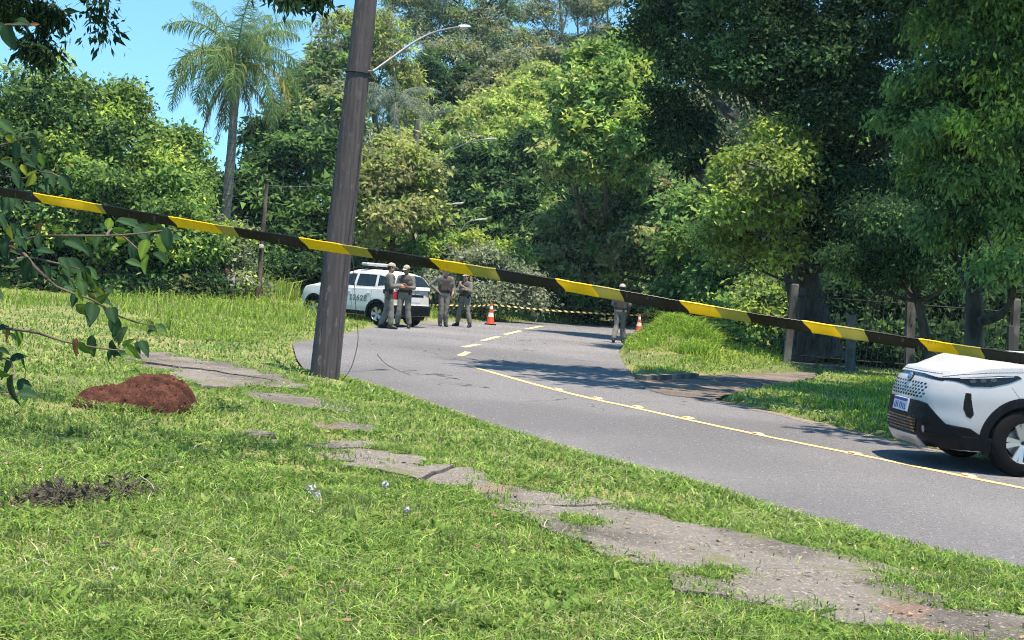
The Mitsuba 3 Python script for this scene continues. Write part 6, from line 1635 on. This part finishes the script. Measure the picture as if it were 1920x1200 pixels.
for (cx_, cz_, a_, b_) in ((0, .895, .056, .042), (0, .895, .022, .041), (0, .908, .044, .019)):
    ring = shapely.affinity.scale(Point(cx_, cz_).buffer(1, 24), a_, b_).difference(shapely.affinity.scale(Point(cx_, cz_).buffer(1, 24), a_ - .008, b_ - .008))
    car.add('emblem_ring', fp(ring, off=.022, back=0, size=.03), 'm_chrome', eb)
for sg in (1, -1):
    S = lambda pts: [(sg * a, b) for a, b in pts][::sg]
    hl = car.add('headlight', fp(S([(.60, .918), (.78, .918), (.88, .903), (.98, .878), (1.20, .892), (1.38, .938), (1.52, 1.0), (1.48, 1.022), (1.25, 1.004), (1.0, .978), (.78, .948), (.60, .934)]), off=.008), 'm_gloss')
    car.add('light_strip', fp(S([(.82, .942), (1.0, .960), (1.25, .985), (1.44, 1.006), (1.44, 1.014), (1.25, .994), (1.0, .970), (.82, .949)]), off=.012, back=0), 'm_drl', hl)
    for cx_ in (.98, 1.10, 1.22):
        car.add('lamp', fp(shapely.affinity.scale(Point(sg * cx_, .932 + .12 * (cx_ - .98)).buffer(.026, 12), 1.5, .7), off=.011, back=0), 'm_lampdark', hl)
    car.add('air_slot', fp(S([(.94, .81), (1.0, .81), (1.06, .60), (1.035, .555), (.99, .575), (.945, .65)]), off=.004), 'm_black')
    car.add('fog_lamp', fp(shapely.affinity.scale(Point(sg * .56, .40).buffer(.03, 12), .5, 1.2), off=.02), 'm_discmetal')
    # bonnet gap
    if sg == 1: car.add('panel_gap', fp([(-.60, .972), (.60, .972), (.60, .978), (-.60, .978)], off=.002, back=0), 'm_seam')
    car.add('panel_gap', fp(S([(.62, .945), (.80, .985), (1.1, 1.022), (1.6, 1.06), (1.6, 1.066), (1.1, 1.029), (.80, .992), (.62, .952)]), off=.002, back=0), 'm_seam')
    car.add('panel_gap', car.side_patch([(1.42, .90), (1.425, .90), (1.52, .78), (1.515, .78)], sg, off=.002, back=0), 'm_seam')
    # sides
    va, vb = car.v_at_x(-.47), car.v_at_x(-2.17)
    car.add('sill', car.side_patch([(va, .24), (vb, .25), (vb, .40), (va, .38)], sg, off=.012), 'm_cladding')
    va, vb = car.v_at_x(-3.1), car.L
    car.add('rear_bumper', car.side_patch([(va, .29), (vb, .30), (vb, .56), (va, .50)], sg, off=.012), 'm_cladding')
    for xx in (-.62, -1.60, -2.42):
        vv = car.v_at_x(xx)
        car.add('door_gap', car.side_patch([(vv, .42), (vv + .006, .42), (vv + .006, 1.08), (vv, 1.08)], sg, off=.002, back=0), 'm_seam')
    for xx in (-1.45, -2.30):
        vv = car.v_at_x(xx)
        car.add('door_handle', car.side_patch([(vv - .09, .93), (vv + .09, .93), (vv + .09, .955), (vv - .09, .955)], sg, off=.03), 'm_carwhite')
    car.add('side_window', car.glass_patch([(-.98, .07), (-1.64, .05), (-1.64, .40), (-1.35, .40)], sg), 'm_carglass')
    car.add('side_window', car.glass_patch([(-1.72, .05), (-2.52, .05), (-2.46, .38), (-1.72, .40)], sg), 'm_carglass')
    car.add('side_window', car.glass_patch([(-2.60, .06), (-3.05, .12), (-2.90, .34), (-2.54, .38)], sg), 'm_carglass')
    mv, mf = cbox((.10, .22, .15), (-.72, sg * 1.02, 1.16), .03)
    car.add('mirror', (mv, mf), 'm_carwhite')
    car.add('tail_light', car.side_patch([(car.L - .95, .90), (car.L - .35, .86), (car.L - .35, 1.0), (car.L - .90, 1.02)], sg, off=.006), 'm_redlens')
    car.add('windscreen', car.glass_patch([(-.47, .10), (-1.28, .58), (-1.30, 1.0), (-.44, 1.0)], sg), 'm_carglass')
    car.add('rear_window', car.glass_patch([(-3.15, .6), (-3.40, .45), (-3.42, 1.0), (-3.15, 1.0)], sg), 'm_carglass')
# --- the police car beyond the pole
pk = thing('police_car', 'white police car with roof light bar seen from its rear left corner', 'police car')
rl = G(708, 609.5)
hd_ = A([math.cos(math.radians(143)), math.sin(math.radians(143))]); lf = A([-hd_[1], hd_[0]])
org = A([rl[0], rl[1], 0]) + np.r_[hd_ * 2.67 * .95, 0] - np.r_[lf * .78 * .95, 0]
cop = Car(pk, pose_matrix(org, hd_) @ np.diag([.95, .95, .95, 1]),
    plan=[(.84, 0), (.83, .35), (.78, .60), (.64, .78), (.42, .87), (.1, .90), (-.9, .905), (-1.8, .905), (-2.6, .90), (-3.05, .88), (-3.35, .80), (-3.47, .62), (-3.50, .35), (-3.51, 0)],
    fprof=[(0, -.14), (.25, -.06), (.45, 0), (.7, -.01), (.9, -.06), (1.02, -.13), (1.3, -.2)], rprof=[(0, -.10), (.3, -.03), (.48, .0), (.60, .0), (.68, -.05), (.9, -.07), (1.1, -.10), (1.3, -.12)],
    sprof=[(0, .93), (.3, .97), (.55, 1.0), (.8, .995), (1.0, .965), (1.12, .945), (1.4, .92)],
    zs=[(-4, 1.13), (-3.3, 1.13), (-2.0, 1.10), (-.6, 1.08), (-.2, 1.07), (.3, 1.04), (.6, 1.00), (1.2, .96)], z0=[(-4, .36), (-3.3, .34), (-2.6, .28), (0, .26), (.6, .26), (1.2, .26)],
    roof=[(-3.46, 1.14), (-3.32, 1.36), (-3.14, 1.58), (-2.9, 1.65), (-2.2, 1.685), (-1.5, 1.68), (-1.15, 1.60), (-.85, 1.42), (-.42, 1.13), (-.36, 1.10)], wheels=[(0, .345), (-2.67, .345)], arch_r=.39, cowl=-.4, wr=.64)
cop.paint = 'm_copwhite'
cop.shell(150, 24); cop.glasshouse(); cop.arches(.06)
for wx in (0, -2.67):
    for sg in (1, -1): cop.wheel(wx, .345, .78, sg, rim='m_silverpaint')
rp = cop.rear_patch
cop.add('rear_bumper', rp([(-1.15, .36), (1.15, .36), (1.15, .62), (.62, .66), (-.62, .66), (-1.15, .62)], off=.02), 'm_cladding')
cop.add('rear_strip', rp([(-.40, .93), (.40, .93), (.36, 1.0), (-.36, 1.0)], off=.012), 'm_gloss')
cop.add('rear_emblem', rp(Point(0, 1.06).buffer(.05, 16), off=.012), 'm_chrome')
cop.add('number_plate', rp([(-.2, .76), (.2, .76), (.2, .88), (-.2, .88)], off=.012), 'm_plate')
for sg in (1, -1):
    S = lambda pts: [(sg * a, b) for a, b in pts][::sg]
    cop.add('tail_light', rp(S([(.68, .84), (.92, .84), (.92, 1.06), (.72, 1.06)]), off=.012), 'm_redlens')
    va, vb = cop.v_at_x(-.47), cop.v_at_x(-2.2)
    cop.add('sill', cop.side_patch([(va, .28), (vb, .28), (vb, .40), (va, .39)], sg, off=.012), 'm_cladding')
    for xx in (-.62, -1.62, -2.40):
        vv = cop.v_at_x(xx)
        cop.add('door_gap', cop.side_patch([(vv, .42), (vv + .008, .42), (vv + .008, 1.06), (vv, 1.06)], sg, off=.002, back=0), 'm_seam')
    for xx in (-1.45, -2.28):
        vv = cop.v_at_x(xx)
        cop.add('door_handle', cop.side_patch([(vv - .09, .94), (vv + .09, .94), (vv + .09, .965), (vv - .09, .965)], sg, off=.03), 'm_copwhite')
    cop.add('side_window', cop.glass_patch([(-.95, .07), (-1.60, .05), (-1.60, .42), (-1.24, .42)], sg), 'm_carglass')
    cop.add('side_window', cop.glass_patch([(-1.70, .05), (-2.48, .05), (-2.42, .42), (-1.70, .42)], sg), 'm_carglass')
    cop.add('side_window', cop.glass_patch([(-2.58, .07), (-2.98, .12), (-2.86, .38), (-2.52, .42)], sg), 'm_carglass')
    cop.add('mirror', cbox((.10, .2, .16), (-.72, sg * 1.0, 1.14), .03), 'm_gloss')
    cop.add('roof_rail', tube(curve([(-1.2, sg * .60, 1.66), (-1.8, sg * .61, 1.74), (-2.6, sg * .60, 1.72), (-2.95, sg * .58, 1.66)], 14), .018, 6), 'm_gloss')
    cop.add('windscreen', cop.glass_patch([(-.47, .10), (-1.14, .58), (-1.16, 1.0), (-.44, 1.0)], sg), 'm_carglass')
    cop.add('rear_window', cop.glass_patch([(-3.15, .57), (-3.39, .50), (-3.40, 1.0), (-3.15, 1.0)], sg), 'm_carglass')
    tx = meshkit.text_mesh('12628', .17, .004, bold=True); tv, tf = tm(tx)
    tv = tv - [tv[:, 0].mean(), 0, 0]
    yy = float(cop.pt(np.array([cop.v_at_x(-1.80)]), np.array([.8]), 1)[0, 1]) + .006
    if sg == 1: tv3 = np.c_[-1.95 - tv[:, 0], yy + tv[:, 2], .70 + tv[:, 1]]
    else: tv3 = np.c_[-1.95 + tv[:, 0], -yy - tv[:, 2], .70 + tv[:, 1]]
    cop.add('fleet_number', (tv3, tf), 'm_mark', smooth=False, label='dark fleet number 12628 on the door')
cop.add('light_bar', cbox((.30, 1.15, .10), (-1.75, 0, 1.83), .035), 'm_lamp', label='pale light bar across the roof')
cop.add('light_bar_foot', cbox((.16, .9, .09), (-1.75, 0, 1.735), .02), 'm_gloss')
# a stake that holds the near tape's right end
st_ = tc[-1]
single('tape_post', tube(A([[st_[0], st_[1], -.1], [st_[0], st_[1], st_[2] + .12]]), .03, 8), 'm_barkpale', 'wooden stake at the right end of the near striped tape', 'stake')
